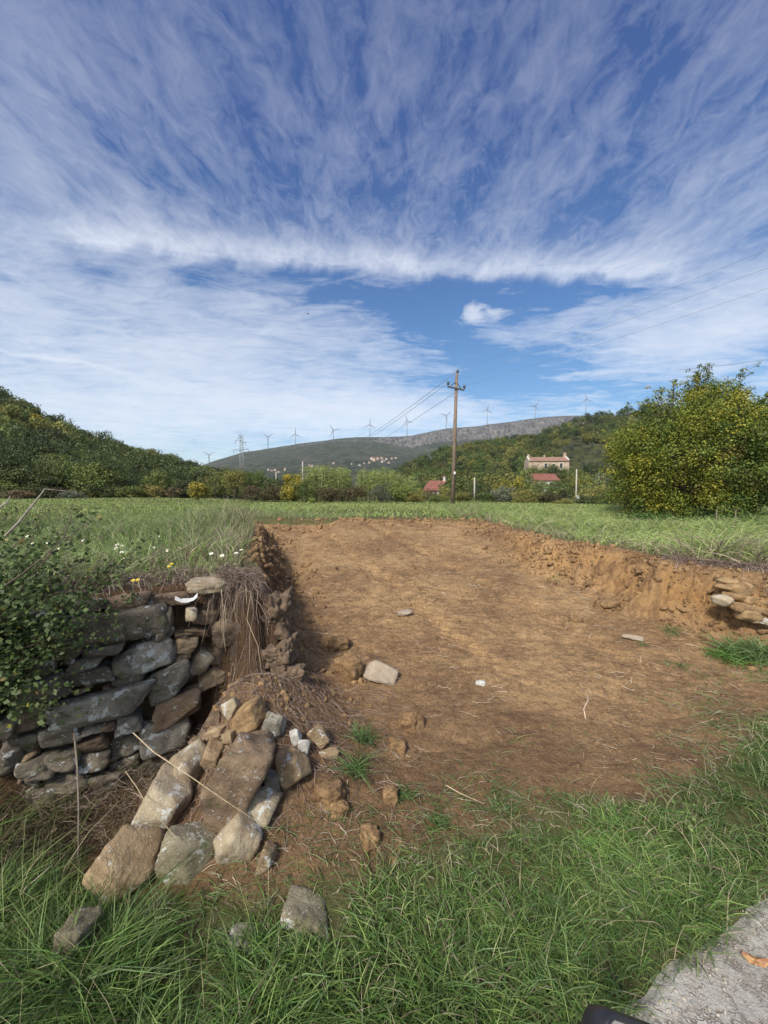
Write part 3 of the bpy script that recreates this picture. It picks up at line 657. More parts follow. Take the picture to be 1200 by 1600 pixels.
def lobe(px_, py_, Y, w, h, label):
    k = Y/FPX; _seed[0] += 1; o = link('soil_clod', rock_mesh('soil_clod', w*k*1.1, w*k, h*k*1.1, _seed[0], M_earth, 5, 6, 0.30)); o.location = at(px_, py_, Y+.10); return tag(o, label, 'soil clod')
lobe(424,962,3.42,70,80,'upper bulging lobe of brown earth at the broken corner of the bank')
lobe(432,1024,3.30,64,60,'lower bulging lobe of brown earth at the broken corner of the bank')
lobe(396,1000,3.34,50,80,'earth block behind the straw fringe at the end of the wall')
lobe(458,1052,3.18,44,34,'earth clump at the foot of the broken bank corner')
# crumbs of soil
def crumbs(pts, sizes, seed):
    D, F_ = ico(1); r = np.random.default_rng(seed); N = len(pts)
    sc = sizes[:, None, None]*(1+0.55*r.uniform(-1, 1, (N, len(D), 1)))*r.uniform(.55, 1.3, (N, 1, 3))
    V = (D[None]*sc+pts[:, None, :]).reshape(-1, 3)
    return V, (F_[None]+np.arange(N)[:, None, None]*len(D)).reshape(-1, 3)
r = np.random.default_rng(55)
x = r.uniform(-3.6, 5, 260000); y = 1.9*(11.2/1.9)**r.uniform(0, 1, 260000)
_, s_, k_, b_, i_ = terrain(x, y)
dn = np.where(s_ < 0, 0.05+0.28*np.where(i_ <= 8, sst(-1.0, -.1, s_), sst(-.85, -.2, s_))*(i_ > 2), 0.0)*(fbm(x*3, y*3, o=3, seed=77) > -.25)
k = (r.uniform(0, 1, len(x)) < dn) & (y > grass_line(x)-.2) & (s_ > -3.5)
x, y, s_, i_ = x[k], y[k], s_[k], i_[k]
sz = 0.004+0.007*r.uniform(0, 1, len(x))**3 + 0.024*(r.uniform(0, 1, len(x))**10)*(s_ > -1.0)
sz *= np.clip(y/3.2, .8, 2)
V, F_ = crumbs(np.stack([x, y, terr_z(x, y)+sz*.2], 1), sz, 3)
tag(link('soil_crumbs', np_mesh('soil_crumbs', V, F_, [M_clod])), 'loose brown soil crumbs strewn over the bare ground and under the banks', 'soil', kind='stuff')

# broken wall end at the right bank
rw = empty('dry_stone_wall', (4.3, 4.4, 0.4), 'short collapsed remnant of flat tan stones at the foot of the right bank by the picture edge', 'stone wall')
for (a, b_, w, h, ro, mt, d) in [(1137,908,20,7,18,'orange',0),(1131,917,16,6,10,'orange',0),(1152,921,38,24,12,'orange',.02),(1183,913,44,12,2,'orange',0),(1190,922,30,10,0,'brown',-.02),
      (1131,938,20,14,8,'pale',.03),(1146,932,20,11,-10,'orange',.03),(1163,936,22,12,-8,'orange',.03),(1155,948,46,12,-6,'orange',.06),(1186,942,26,13,-25,'orange',.04),
      (1182,952,30,12,-18,'orange',.03),(1167,961,34,15,-4,'orange',.08),(1196,934,18,9,0,'orange',0),(1198,955,18,9,-20,'orange',.03),(1178,971,18,5,-8,'pale',.06),(1197,971,12,9,0,'white',.08),
      (1215,920,40,14,0,'orange',0),(1222,936,44,16,0,'brown',.0),(1225,955,46,18,5,'orange',.02),(1250,940,40,20,0,'brown',0),(1176,927,16,10,0,'brown',-.02),(1270,960,44,20,0,'orange',0)]:
    Yp = 4.50+0.3*(a-1150)/640*2.0-d-(b_-920)*0.004
    p = at(a, b_, Yp); kk = Yp/FPX
    rock('stone', p-Vector((4.3, 4.4, .4)), (w*kk*1.06, .20, h*kk*1.12), ro, 18, 0, mt, rw, n=3, planes=8)
loose(1102,985,4.3,12,9,0,'orange','small orange pebble lying left of the collapsed flat stones', n=3)

# ------------------------------------------------------------------ shape helpers
class MB:
    def __init__(s): s.bm = bmesh.new()
    def box(s, c, size, rot=None, taper=1.0):
        r = bmesh.ops.create_cube(s.bm, size=1.0); M = (rot or Matrix.Identity(3)).to_4x4()
        for v in r['verts']:
            k = taper if v.co.z > 0 else 1.0
            v.co = Vector(c)+(M @ Vector((v.co.x*size[0]*k, v.co.y*size[1]*k, v.co.z*size[2])))
        return s
    def tube(s, pts, rad, seg=8, cap=True):
        pts = [Vector(p) for p in pts]; rings = []
        if not hasattr(rad, '__len__'): rad = [rad]*len(pts)
        for i, p in enumerate(pts):
            d = (pts[min(i+1, len(pts)-1)]-pts[max(i-1, 0)]).normalized()
            a = d.orthogonal().normalized() if i == 0 else (pa-d*pa.dot(d)).normalized(); pa = a; b_ = d.cross(a)
            rings.append([s.bm.verts.new(p+(a*math.cos(q)+b_*math.sin(q))*rad[i]) for q in [2*math.pi*k/seg for k in range(seg)]])
        for i in range(len(rings)-1):
            for k in range(seg):
                f = s.bm.faces.new([rings[i][k], rings[i][(k+1) % seg], rings[i+1][(k+1) % seg], rings[i+1][k]]); f.smooth = True
        if cap: s.bm.faces.new(rings[0][::-1]); s.bm.faces.new(rings[-1])
        return s
    def poly(s, pts): s.bm.faces.new([s.bm.verts.new(p) for p in pts]); return s
    def build(s, name, mat, parent=None, bevel=0):
        if bevel: bmesh.ops.bevel(s.bm, geom=s.bm.edges[:], offset=bevel, segments=2, affect='EDGES', profile=0.6)
        bmesh.ops.recalc_face_normals(s.bm, faces=s.bm.faces[:])
        me = bpy.data.meshes.new(name); s.bm.to_mesh(me); s.bm.free(); me.materials.append(mat)
        return link(name, me, parent)
def sphere_pts(n, r):
    d = r.normal(size=(n, 3)); return d/np.linalg.norm(d, axis=1, keepdims=True)

# ------------------------------------------------------------------ crowns shared by the trees of the woods
PAL = {
 'green': [(0.109, 0.154, 0.038), (0.141, 0.186, 0.045), (0.090, 0.128, 0.038), (0.179, 0.198, 0.051)],
 'dark':  [(0.064, 0.092, 0.031), (0.083, 0.113, 0.036), (0.109, 0.128, 0.038), (0.051, 0.070, 0.028)],
 'olive': [(0.192, 0.205, 0.054), (0.243, 0.230, 0.064), (0.154, 0.166, 0.049), (0.269, 0.230, 0.064)],
 'gold':  [(0.282, 0.243, 0.038), (0.205, 0.192, 0.038), (0.346, 0.282, 0.038), (0.141, 0.166, 0.038)],
 'brown': [(0.141, 0.109, 0.058), (0.109, 0.096, 0.051), (0.179, 0.128, 0.064), (0.090, 0.090, 0.038)],
 'grey':  [(0.154, 0.173, 0.109), (0.122, 0.141, 0.090), (0.192, 0.205, 0.141), (0.102, 0.122, 0.077)],
 'lime':  [(0.192, 0.256, 0.058), (0.256, 0.320, 0.077), (0.141, 0.192, 0.051), (0.307, 0.346, 0.102)],
}
def crown_np(seed, pal, ncl=52, nlf=70, leaf=0.066, rz=0.85, low=-0.55):
    """crown of unit radius centred at the origin: leaf clumps spread through an uneven dome"""
    r = np.random.default_rng(seed); out = []
    d = sphere_pts(ncl*3, r); d = d[d[:, 2] > low][:ncl]
    lump = 1+0.28*fbm(d[:, 0]*1.7+seed, d[:, 1]*1.7, d[:, 2]*1.7, o=2, seed=seed)
    cen = d*(r.uniform(0.35, 0.86, (len(d), 1))*lump[:, None]); cen[:, 2] *= rz
    cr = r.uniform(0.20, 0.34, len(d))
    for i in range(len(d)):
        q = sphere_pts(nlf, r); rad = cr[i]*r.uniform(.55, 1.1, (nlf, 1))
        p = cen[i]+q*rad*np.array([1, 1, .75]); nn = q+np.array([0, 0, .5])+r.normal(size=(nlf, 3))*.5
        base = pick(1, pal, r, .2)[0]; c = base*(1+.25*r.uniform(-1, 1, (nlf, 1)))
        out.append(leaves(p, nn, leaf*r.uniform(.7, 1.3, nlf), c, seed*7+i, .75))
    return merge(out)
M_trunk = simple('tree_trunk', (0.12, 0.10, 0.08), 0.9, .3, 3)
def tree_mesh(seed, pal, **kw):
    V, F_, c = crown_np(seed, PAL[pal], **kw)
    # short trunk with two limbs as one square-section ribbon set, joined in the same mesh for far trees
    b = MB(); b.tube([(0, 0, -1.75), (0.03, 0, -1.1), (0.0, 0.03, -.2)], [.075, .055, .03], 5); b.tube([(0.02, 0, -1.0), (.3, .1, -.3)], [.04, .02], 4); b.tube([(0.02, 0, -1.0), (-.28, -.1, -.25)], [.04, .02], 4)
    bm = b.bm; bmesh.ops.triangulate(bm, faces=bm.faces[:]); bm.verts.ensure_lookup_table(); bm.verts.index_update()
    tv = np.array([v.co[:] for v in bm.verts]); tf = np.array([[v.index for v in f.verts]+[f.verts[2].index] for f in bm.faces]); bm.free()
    # quads only: degenerate 4th corner is replaced by an edge midpoint
    mids = (tv[tf[:, 2]]+tv[tf[:, 0]])/2; tf = tf.copy(); tf[:, 3] = len(tv)+np.arange(len(tf)); tv = np.concatenate([tv, mids])
    n0 = len(F_); V2 = np.concatenate([V, tv]); F2 = np.concatenate([F_, tf+len(V)]); c2 = np.concatenate([c, np.full((len(tv), 3), .1)])
    mi = np.concatenate([np.zeros(n0, int), np.ones(len(tf), int)])
    return np_mesh('tree_'+pal, V2, F2, [M_leaf, M_trunk], col=c2, midx=mi)
WOODS = {}
for i, p in enumerate(['green', 'dark', 'olive', 'gold', 'brown', 'grey']):
    WOODS[p] = [tree_mesh(300+i*10+j, p) for j in range(2)]
LITE = {p: [crown_np(400+i*10+j, PAL[p], ncl=30, nlf=24, leaf=0.12) for j in range(2)] for i, p in enumerate(['green', 'dark', 'olive', 'gold', 'grey', 'brown'])}

def pix(p):
    v = Matrix.Rotation(R(PITCH), 3, 'X') @ (Vector(p)-Vector((0, 0, CAMZ))); return 600+FPX*v.x/v.y, 800-FPX*v.z/v.y
WINDOWS = [(822, 708, 892, 729, 138), (830, 740, 874, 750, 108), (667, 752, 690, 764, 96), (896, 733, 903, 770, 58), (739, 746, 743, 764, 75), (372, 674, 386, 722, 150)]
def blocks(x, y, z, rad, h):
    """would this tree hide one of the buildings or posts?"""
    a, b_ = pix((x, y, z+h)); c_, d_ = pix((x, y, z)); w = rad*FPX/y
    for (x0, y0, x1, y1, Y) in WINDOWS:
        if y < Y+3 and a+w > x0 and a-w < x1 and b_ < y1-1 and d_ > y0: return True
    return False

class Hill:
    def __init__(s, cols, power=1.3, over=1.4, nz=1.5):
        s.c = np.array(cols, float); s.pw = power; s.over = over; s.nz = nz
    def pt(s, px_, t_):
        px_ = np.asarray(px_, float); t_ = np.asarray(t_, float)
        f = lambda i: np.interp(px_, s.c[:, 0], s.c[:, i])
        cy, Yc, Yf, zf, th = f(1), f(2), f(3), f(4), f(5)
        zc = CAMZ+(768.0-cy)/FPX*Yc-th
        Y = Yf+(Yc-Yf)*t_; X = (px_-600)/FPX*Y
        tt_ = np.clip(t_, 0, 1); z = zf+(zc-zf)*tt_**s.pw
        z = np.where(t_ > 1, zc-(t_-1)*(zc-zf)*1.2, z)
        z = z+s.nz*fbm(X*.02, Y*.02, o=3, seed=91)*np.clip(t_*3, 0, 1)*np.clip((1-t_)*4+.25, 0, 1)
        return X, Y, z
    def mesh(s, name, mat, npx=140, nt=60, attrs=None, extra=None):
        a = np.linspace(s.c[0, 0], s.c[-1, 0], npx); t_ = np.linspace(0, s.over, nt)
        A, T_ = np.meshgrid(a, t_); X, Y, Z = s.pt(A, T_)
        if extra: Z = extra(A, T_, X, Y, Z)
        ii = (np.arange(nt-1)[:, None]*npx+np.arange(npx-1)[None, :]).ravel()
        me = np_mesh(name, np.stack([X, Y, Z], -1), np.stack([ii, ii+1, ii+npx+1, ii+npx], 1), [mat], smooth=True, attrs=attrs(A, T_) if attrs else None)
        o = link(name, me); o['kind'] = 'structure'; return o
m, tt, b, out = newmat('hillside_floor'); co = tt.coord()
n1 = tt.noise(co, 0.05, 6, .65); n2 = tt.noise(co, 0.6, 5, .7)
c = tt.mix(tt.map(n1, .4, .6), (0.035, 0.045, 0.018), (0.085, 0.085, 0.035)); c = tt.mix(tt.map(n2, .45, .65, 0, .6), c, (0.03, 0.03, 0.015))
tt.set(b.inputs['Base Color'], c); b.inputs['Roughness'].default_value = 1; b.inputs['Specular IOR Level'].default_value = .05; M_hill = m

# columns: px, crest py, crest Y, foot Y, foot z, tree height on the crest
LH = Hill([(-1500, 500, 150, 50, 1.2, 5), (-400, 560, 140, 50, 1.2, 5), (0, 606, 135, 50, 1.3, 5), (40, 622, 140, 52, 1.2, 5), (90, 655, 150, 54, 1.2, 5), (140, 674, 165, 56, 1.2, 5),
           (200, 696, 185, 60, 1.0, 5), (270, 715, 215, 64, .8, 5), (330, 733, 255, 70, .5, 5), (400, 746, 300, 80, 0, 5), (450, 762, 330, 90, -2, 5)], 1.15)
RH = Hill([(560, 770, 330, 120, -6, 5), (600, 742, 330, 115, -4, 5), (640, 722, 330, 110, -3, 5), (700, 697, 340, 105, -2, 5), (770, 688, 350, 100, -2, 5), (830, 683, 360, 98, -2, 5),
           (870, 666, 370, 96, -2, 5), (930, 649, 380, 94, -2, 5), (990, 636, 390, 92, -2, 5), (1200, 632, 380, 88, -2, 5), (2200, 600, 350, 80, -2, 5)], 1.35)
LH.mesh('hill', M_hill); RH.mesh('hill', M_hill)
RCOL = [(-900, 790), (200, 760), (270, 742), (330, 721), (380, 706), (450, 696), (520, 686), (560, 683), (600, 683), (640, 681), (700, 669), (750, 665), (800, 659), (850, 652), (880, 650), (950, 649), (1200, 652), (2200, 700)]
RG = Hill([(a, b_+1, 2500, 900, -30, 0) for a, b_ in RCOL], 1.0, 1.25, nz=0)
m, tt, b, out = newmat('mountain_ridge'); co = tt.coord()
n1 = tt.noise(co, 0.006, 8, .68); n2 = tt.noise(co, 0.035, 7, .7); n3 = tt.noise(tt.mapping(co, scale=(2.2, 1, 1.2)), 0.03, 8, .78, .4)
c = tt.mix(tt.map(n2, .42, .6), (0.028, 0.040, 0.022), (0.095, 0.11, 0.055)); c = tt.mix(tt.map(n1, .45, .65, 0, .6), c, (0.15, 0.14, 0.095))
rk = tt.attr('rock'); rc = tt.mix(tt.map(n3, .40, .62), (0.055, 0.055, 0.052), (0.28, 0.26, 0.23))
rm = tt.map(tt.math('ADD', rk, tt.math('MULTIPLY', tt.math('SUBTRACT', n2, .5), 3.2)), .48, .62)
c = tt.mix(rm, c, rc)
fl = tt.map(tt.noise(co, 0.012, 6, .6), .60, .66, 0, .7); 
tt.set(b.inputs['Base Color'], c); b.inputs['Roughness'].default_value = 1; b.inputs['Specular IOR Level'].default_value = .05
tt.set(b.inputs['Normal'], tt.bump(tt.math('ADD', n2, n3), 1.0, 22.0)); M_ridge = m
def ridge_attr(A, T_):
    cl = sst(540, 640, A)*sst(.885, .92, T_)*(1-sst(.985, 1.0, T_))
    pt_ = sst(430, 480, A)*(1-sst(540, 600, A))*sst(.86, .9, T_)*(1-sst(.94, .97, T_))*.55
    return {'rock': np.clip(cl*.95+pt_+0.10, 0, 1)}
def ridge_extra(A, T_, X, Y, Z):
    zc = CAMZ+(768.0-np.interp(A, RG.c[:, 0], RG.c[:, 1]))/FPX*2500
    st = sst(540, 660, A)*0.14*(zc+30)
    Z = Z-st*sst(0.0, .85, T_)*(1-sst(.90, .965, T_+.012*fbm(A*.06, T_*0, o=3, seed=5)))
    return Z+np.where(T_ <= 1.0, 1, .3)*9*fbm(X*.006, Y*.006, o=5, seed=95, g=.6)*np.clip(T_*3, 0, 1)*(1-.45*sst(.9, 1, T_)*(T_ < 1.05))
RG.mesh('mountain_ridge', M_ridge, 700, 160, ridge_attr, ridge_extra)

def plant_hill(H, n_ind, n_all, pxr, trange, label, cat, group, weights, size, seed, minx=None, clear=None):
    r = np.random.default_rng(seed); cand = []
    pv = r.uniform(pxr[0], pxr[1], n_all*3); tv = r.uniform(0, 1, n_all*3)**0.85*(trange[1]-trange[0])+trange[0]
    X, Y, Z = H.pt(pv, tv); kinds = list(weights); wts = np.array([weights[k] for k in kinds], float); wts /= wts.sum()
    patch = fbm(X*.03, Y*.03, o=2, seed=seed)
    order = np.argsort(Y); kept = []; grid = {}
    for i in r.permutation(len(X)):
        if len(kept) >= n_all: break
        s = size*r.uniform(.75, 1.25)*(1+.25*tv[i])
        g_ = (int(X[i]//(s*1.05)), int(Y[i]//(s*1.05)))
        if g_ in grid: continue
        grid[g_] = 1
        kd = kinds[int(np.searchsorted(np.cumsum(wts), np.clip(r.uniform(0, 1)*.75+.25*(patch[i]+.5), 0, .999)))]
        gp = pix((X[i], Y[i], Z[i]))
        if clear and clear(gp, r): kd = 'grey'; s *= .42
        if blocks(X[i], Y[i], Z[i], s, s*2.1): continue
        kept.append((Y[i], X[i], Z[i], s, kd))
    kept.sort(); far = []
    for j, (Y_, X_, Z_, s, kd) in enumerate(kept):
        v = r.integers(0, 2); rz = r.uniform(0, 6.28); sc = (s*r.uniform(.9, 1.15), s*r.uniform(.9, 1.15), s*r.uniform(.85, 1.2))
        if j < n_ind:
            o = link(cat, WOODS[kd][v]); o.location = (X_, Y_, Z_+sc[2]*.72); o.scale = sc; o.rotation_euler = (0, 0, rz)
            tag(o, label[kd], 'tree' if s > 2 else 'bush', group)
        else:
            V, F_, c_ = LITE[kd][v]; ca, sa = math.cos(rz), math.sin(rz)
            W = np.stack([(V[:, 0]*ca-V[:, 1]*sa)*sc[0]+X_, (V[:, 0]*sa+V[:, 1]*ca)*sc[1]+Y_, V[:, 2]*sc[2]+Z_+sc[2]*.75], 1)
            far.append((W, F_, c_*(1+.3*(r.uniform(-1, 1)))))
    return far
def wl(where): return {k: f'{d} tree {where}' for k, d in dict(green='mid green broadleaf', dark='dark green broadleaf', olive='olive green broadleaf', gold='yellowing autumn', brown='brownish autumn', grey='small grey green olive').items()}
far = plant_hill(LH, 125, 900, (-330, 450), (-.02, 1.03), wl('of the shaded wood on the left hillside'), 'hillside_tree', 'trees of the wood on the left hillside', dict(dark=9, green=4, olive=2, gold=.35, brown=.8), 3.0, 501)
stuff('hillside_wood', far, M_leaf, 'distant dense wood covering the upper left hillside up to its crest', 'woodland')
far = plant_hill(RH, 105, 1700, (565, 1500), (-.02, 1.03), wl('of the sunlit wood on the right hillside'), 'hillside_tree', 'trees of the wood on the right hillside', dict(dark=4, green=6, olive=4.5, gold=.8, brown=1.2), 3.6, 502,
       clear=lambda g_, r: 872 < g_[0] < 985 and 696 < g_[1] < 752 and r.uniform(0, 1) < .93)
stuff('hillside_wood', far, M_leaf, 'distant mixed wood covering the upper right hillside below the rocky ridge', 'woodland')

# ------------------------------------------------------------------ hedgerow at the far side of the meadow
def hedge(px_, top, base, w, pal, Y, label, cat='bush', seed=None, name='bush', low=-.95, leaf=.075, trunk=True, ncl=60, nlf=60, group=None):
    seed = seed or int(px_*3+top); g0 = tz((px_-600)/FPX*Y, Y) if Y < 60 else at(px_, base, Y).z
    k = Y/FPX; zt = at(px_, top, Y).z; zb = min(g0, at(px_, base, Y).z) if Y < 60 else g0; h = zt-zb; rx = w*k/2
    root = empty(name, ((px_-600)/FPX*Y, Y, zb), label, cat, group)
    lo_ = .16 if trunk == 'tall' else .02
    V, F_, c_ = crown_np(seed, PAL[pal], ncl=ncl, nlf=nlf, leaf=leaf, low=low)
    V = (V-V.min(0))/(V.max(0)-V.min(0)); V = (V-[.5, .5, 0])*[2*rx, 2*rx, h*(1-lo_)]+[0, 0, h*lo_]
    link('crown', np_mesh('crown', V, F_, [M_leaf], col=c_), root)
    r = random.Random(seed); b = MB(); b.tube([(0, 0, -.2), (r.uniform(-.1, .1), 0, h*.3), (r.uniform(-.2, .2), 0, h*.75)], [h*.035, h*.025, h*.01], 6)
    for q in range(4):
        a = r.uniform(0, 6.28); b.tube([(0, 0, h*.1), (math.cos(a)*rx*.35, math.sin(a)*rx*.35, h*.45), (math.cos(a)*rx*.6, math.sin(a)*rx*.6, h*.7)], [h*.02, h*.014, h*.006], 5)
    b.build('trunk', M_bark, root)
    return root
hedge(311, 747, 782, 36, 'gold', 44, 'round bright yellow green bush alone at the left end of the hedgerow', leaf=.10)
hedge(336, 733, 784, 44, 'olive', 56, 'olive tree with thin trunk right behind the bright yellow bush', 'tree', name='tree', trunk='tall')
hedge(366, 727, 784, 46, 'olive', 52, 'first of the two loose dull green trees below the lattice pylon', 'tree', name='tree', trunk='tall')
hedge(398, 730, 784, 46, 'green', 55, 'second of the two loose dull green trees below the lattice pylon', 'tree', name='tree', trunk='tall')
hedge(290, 745, 782, 60, 'dark', 60, 'dark green tree behind and left of the bright yellow bush', 'tree', name='tree')
hedge(252, 738, 780, 60, 'green', 62, 'green tree where the hedgerow meets the left wood', 'tree', name='tree')
for i, (a, tp, w, pl, Y) in enumerate([(-45, 748, 80, 'dark', 47), (10, 752, 70, 'green', 48), (55, 757, 60, 'dark', 49), (95, 760, 60, 'brown', 50), (130, 762, 50, 'olive', 51), (165, 754, 64, 'dark', 53), (200, 758, 56, 'green', 54), (232, 756, 50, 'olive', 56), (270, 760, 44, 'brown', 57), (30, 764, 50, 'brown', 45), (115, 767, 46, 'grey', 47)]):
    hedge(a, tp, 782, w, pl, Y, 'low scrub bush along the foot of the left wood', seed=950+i, ncl=40, nlf=40, leaf=.10, group='scrub at the foot of the left wood')
hedge(400, 758, 785, 60, 'brown', 48, 'low reddish brown bush below the pylon trees')
hedge(436, 753, 785, 46, 'brown', 47, 'brown bush just left of the yellow leaved hedge bush')
hedge(457, 737, 786, 44, 'gold', 46, 'tall yellow leaved bush at the left end of the reeds', leaf=.10)
hedge(478, 748, 786, 40, 'green', 45, 'dark green part of the hedge right beside the yellow leaved bush')
hedge(487, 776, 787, 16, 'lime', 40, 'tiny bright yellow green shrub at the meadow edge', ncl=20, nlf=30, leaf=.2)
hedge(519, 757, 787, 54, 'brown', 46, 'brown rounded bush in front of the left half of the reeds')
hedge(553, 757, 787, 50, 'brown', 45, 'brown and olive bush in front of the middle of the reeds')
hedge(595, 751, 788, 48, 'grey', 44, 'grey twiggy bush at the right end of the reeds', leaf=.05)
hedge(628, 755, 788, 50, 'lime', 47, 'pale green bush between the reeds and the little red roof')
hedge(652, 762, 788, 44, 'olive', 46, 'olive bush just below the little red roof on the left')
hedge(685, 772, 789, 44, 'green', 44, 'low green bush left of the tall wooden pole')
hedge(722, 764, 790, 42, 'olive', 46, 'olive bush right beside the tall wooden pole')
hedge(757, 768, 790, 44, 'green', 45, 'green bush below the short pale post')
hedge(786, 757, 791, 52, 'grey', 46, 'greyish leafy bush right of the short pale post')
hedge(822, 764, 792, 56, 'olive', 44, 'wide olive bush under the lower red roof')
hedge(858, 768, 793, 50, 'brown', 43, 'brownish bush left of the concrete post')
hedge(880, 778, 796, 44, 'olive', 38, 'small olive bush at the foot of the concrete post')
hedge(925, 772, 798, 60, 'dark', 36, 'dark low bush between the concrete post and the big yellow bush')
hedge(955, 764, 798, 50, 'green', 30, 'green bush tucked behind the left side of the big yellow bush')
for i, (a, tp, w, pl, Y) in enumerate([(612, 742, 60, 'olive', 85), (640, 740, 56, 'green', 90), (712, 742, 56, 'green', 90), (745, 750, 50, 'dark', 85), (775, 735, 60, 'olive', 90), (800, 742, 60, 'gold', 80), (812, 728, 50, 'green', 100),
                         (845, 753, 60, 'green', 78), (880, 755, 54, 'dark', 80), (915, 742, 60, 'green', 90), (945, 738, 60, 'grey', 95), (975, 745, 60, 'green', 85), (425, 745, 60, 'dark', 85), (700, 758, 40, 'olive', 70), (925, 756, 60, 'olive', 65), (655, 770, 40, 'dark', 62), (770, 764, 60, 'dark', 62), (835, 768, 60, 'green', 60)]):
    hedge(a, tp, 790, w, pl, Y, 'leafy tree in the hollow between the meadow and the right hillside', 'tree', name='tree', seed=900+i, ncl=44, nlf=44, leaf=.09, group='trees in the hollow')
hedge(836, 723, 760, 42, 'green', 130, 'green tree against the left end of the long stone house', 'tree', name='tree')
hedge(860, 724, 760, 40, 'dark', 130, 'dark tree before the middle of the long stone house', 'tree', name='tree')
hedge(886, 727, 762, 36, 'green', 128, 'green tree before the right end of the long stone house', 'tree', name='tree')
hedge(838, 748, 775, 34, 'olive', 100, 'olive bush before the left part of the lower red roof')
hedge(867, 748, 775, 30, 'green', 98, 'green bush before the right part of the lower red roof')
hedge(672, 762, 788, 34, 'brown', 80, 'brown bush hiding the foot of the little red roofed house')
hedge(694, 758, 788, 26, 'olive', 84, 'olive bush close to the right of the little red roofed house')
# giant reeds: nobody could count them
r = np.random.default_rng(77); parts = []
N = 900; X = (np.where(r.uniform(0, 1, N) < .5, r.uniform(478, 545, N), r.uniform(560, 650, N))-600)/FPX*50; Y = 50+r.uniform(-2.5, 3, N)
topz = np.interp(X/50*FPX+600, [478, 500, 545, 560, 600, 650], [738, 735, 739, 741, 738, 755])
zt = CAMZ+(768-topz+r.uniform(-9, 9, N))/FPX*50; z0 = terr_z(X, Y)
stem = np.stack([np.stack([X+u*r.uniform(-.3, .3, N)*u, Y+u*0, z0+(zt-z0)*u], -1) for u in (0, .35, .7, 1)], 1)
parts.append(ribbons(stem, np.full((N, 4), .05)*[1, 1, .8, .4], pick(N, [(0.33, 0.33, 0.18), (0.25, 0.27, 0.12)], r), 1))
K_ = 9000; j = r.integers(0, N, K_); u = r.uniform(.3, 1, K_)
P0 = np.stack([X[j], Y[j], z0[j]+(zt-z0)[j]*u], -1); a = r.uniform(0, 6.28, K_); L = r.uniform(.35, .8, K_)
lf = np.stack([P0+np.stack([np.cos(a)*L*q, np.sin(a)*L*q, L*(q*.8-1.0*q*q)], -1) for q in (0, .4, .75, 1)], 1)
parts.append(ribbons(lf, np.full((K_, 4), .06)*[.6, 1, .7, .1], pick(K_, PAL['lime']+[(.22, .25, .08)], r), 2))
stuff('reed_bed', parts, M_grass, 'tall pale green giant reeds in the middle of the hedgerow', 'reeds')

# ------------------------------------------------------------------ poles, wires, pylon
M_polewood = simple('weathered_pole', (0.17, 0.125, 0.09), .9, .3, 3, bump=.4, bscale=12)
M_steel = simple('dark_steel', (0.06, 0.055, 0.05), .6, .2, 5, metal=.3)
M_galv = simple('galvanised_steel', (0.26, 0.27, 0.28), .55, .1, 5, metal=.4)
M_conc = simple('concrete_post', (0.36, 0.33, 0.28), .9, .12, 4)
M_ceram = simple('insulator_ceramic', (0.035, 0.025, 0.022), .3, .1, 5)
M_wire = simple('wire', (0.28, 0.29, 0.31), .6, .05, 5, metal=.4)
M_white = simple('white_paint', (0.72, 0.72, 0.70), .6, .05, 5)
Yp = 28.0; pb = at(707, 788, Yp); ptp = at(713.6, 584, Yp); gz = tz(pb.x, Yp); pb.z = gz-.3
pole = empty('utility_pole', (pb.x, Yp, gz), 'tall weathered wooden power pole with steel crossarm standing at the far edge of the meadow', 'power pole')
o0 = Vector(pole.location); up = (ptp-pb).normalized(); k = Yp/FPX
MB().tube([pb-o0, (pb+(ptp-pb)*.5)-o0, ptp-o0], [.15, .125, .095], 12).build('pole', M_polewood, pole)
ca, cb_ = at(698.5, 604.5, Yp), at(725, 610.5, Yp); ca.y -= .12; cb_.y -= .12
MB().box((ca+cb_)/2-o0, ((cb_-ca).length, .08, .09), (cb_-ca).to_track_quat('X', 'Z').to_matrix()).build('crossarm', M_steel, pole)
for p_, q_ in ((at(704, 603.5, Yp), at(711.5, 598, Yp)), (at(719.5, 608, Yp), at(713.5, 598, Yp))):
    p_.y -= .12; q_.y -= .1; MB().tube([p_-o0, q_-o0], .028, 6).build('brace', M_steel, pole)
ins = []
for (a, b_, Yo, lo_) in ((699.8, 600, -.12, (699.8, 604.5)), (725, 605.3, -.12, (725, 609)), (715, 580.5, 0, (714, 585))):
    c_ = at(a, b_, Yp); c_.y += Yo; l_ = at(*lo_, Yp); l_.y += Yo; l_ -= o0; e = c_-o0
    MB().tube([l_, l_+Vector((0, 0, .04)), e-Vector((0, 0, .1)), e-Vector((0, 0, .06)), e, e+Vector((0, 0, .05)), e+Vector((0, 0, .1)), e+Vector((0, 0, .13))], [.02, .02, .02, .09, .10, .06, .09, .03], 10).build('insulator', M_ceram, pole); ins.append(c_+Vector((0, 0, .05)))
pp = at(709.7, 739, Yp)-o0; MB().box(pp+Vector((0, -.17, 0)), (.12, .012, .17)).build('number_plate', M_white, pole)
def wire(a, b_, sag, label, rad=.005, n=24):
    pts = [a.lerp(b_, i/n)-Vector((0, 0, sag*4*(i/n)*(1-i/n))) for i in range(n+1)]
    o = MB().tube([p-pts[0] for p in pts], rad, 5).build('power_line', M_wire); o.location = pts[0]
    return tag(o, label, 'power line')
def through(a, px_, py_, Y, s):    # extend the line from a through a pixel's point at depth Y, s times as far
    q = at(px_, py_, Y); return a+(q-a)*s
far_top = at(473.5, 722, 108)
wire(ins[2], through(ins[2], 1200, 367, 14, 2.6), .5, 'uppermost of the three power lines rising from the wooden pole to the right edge')
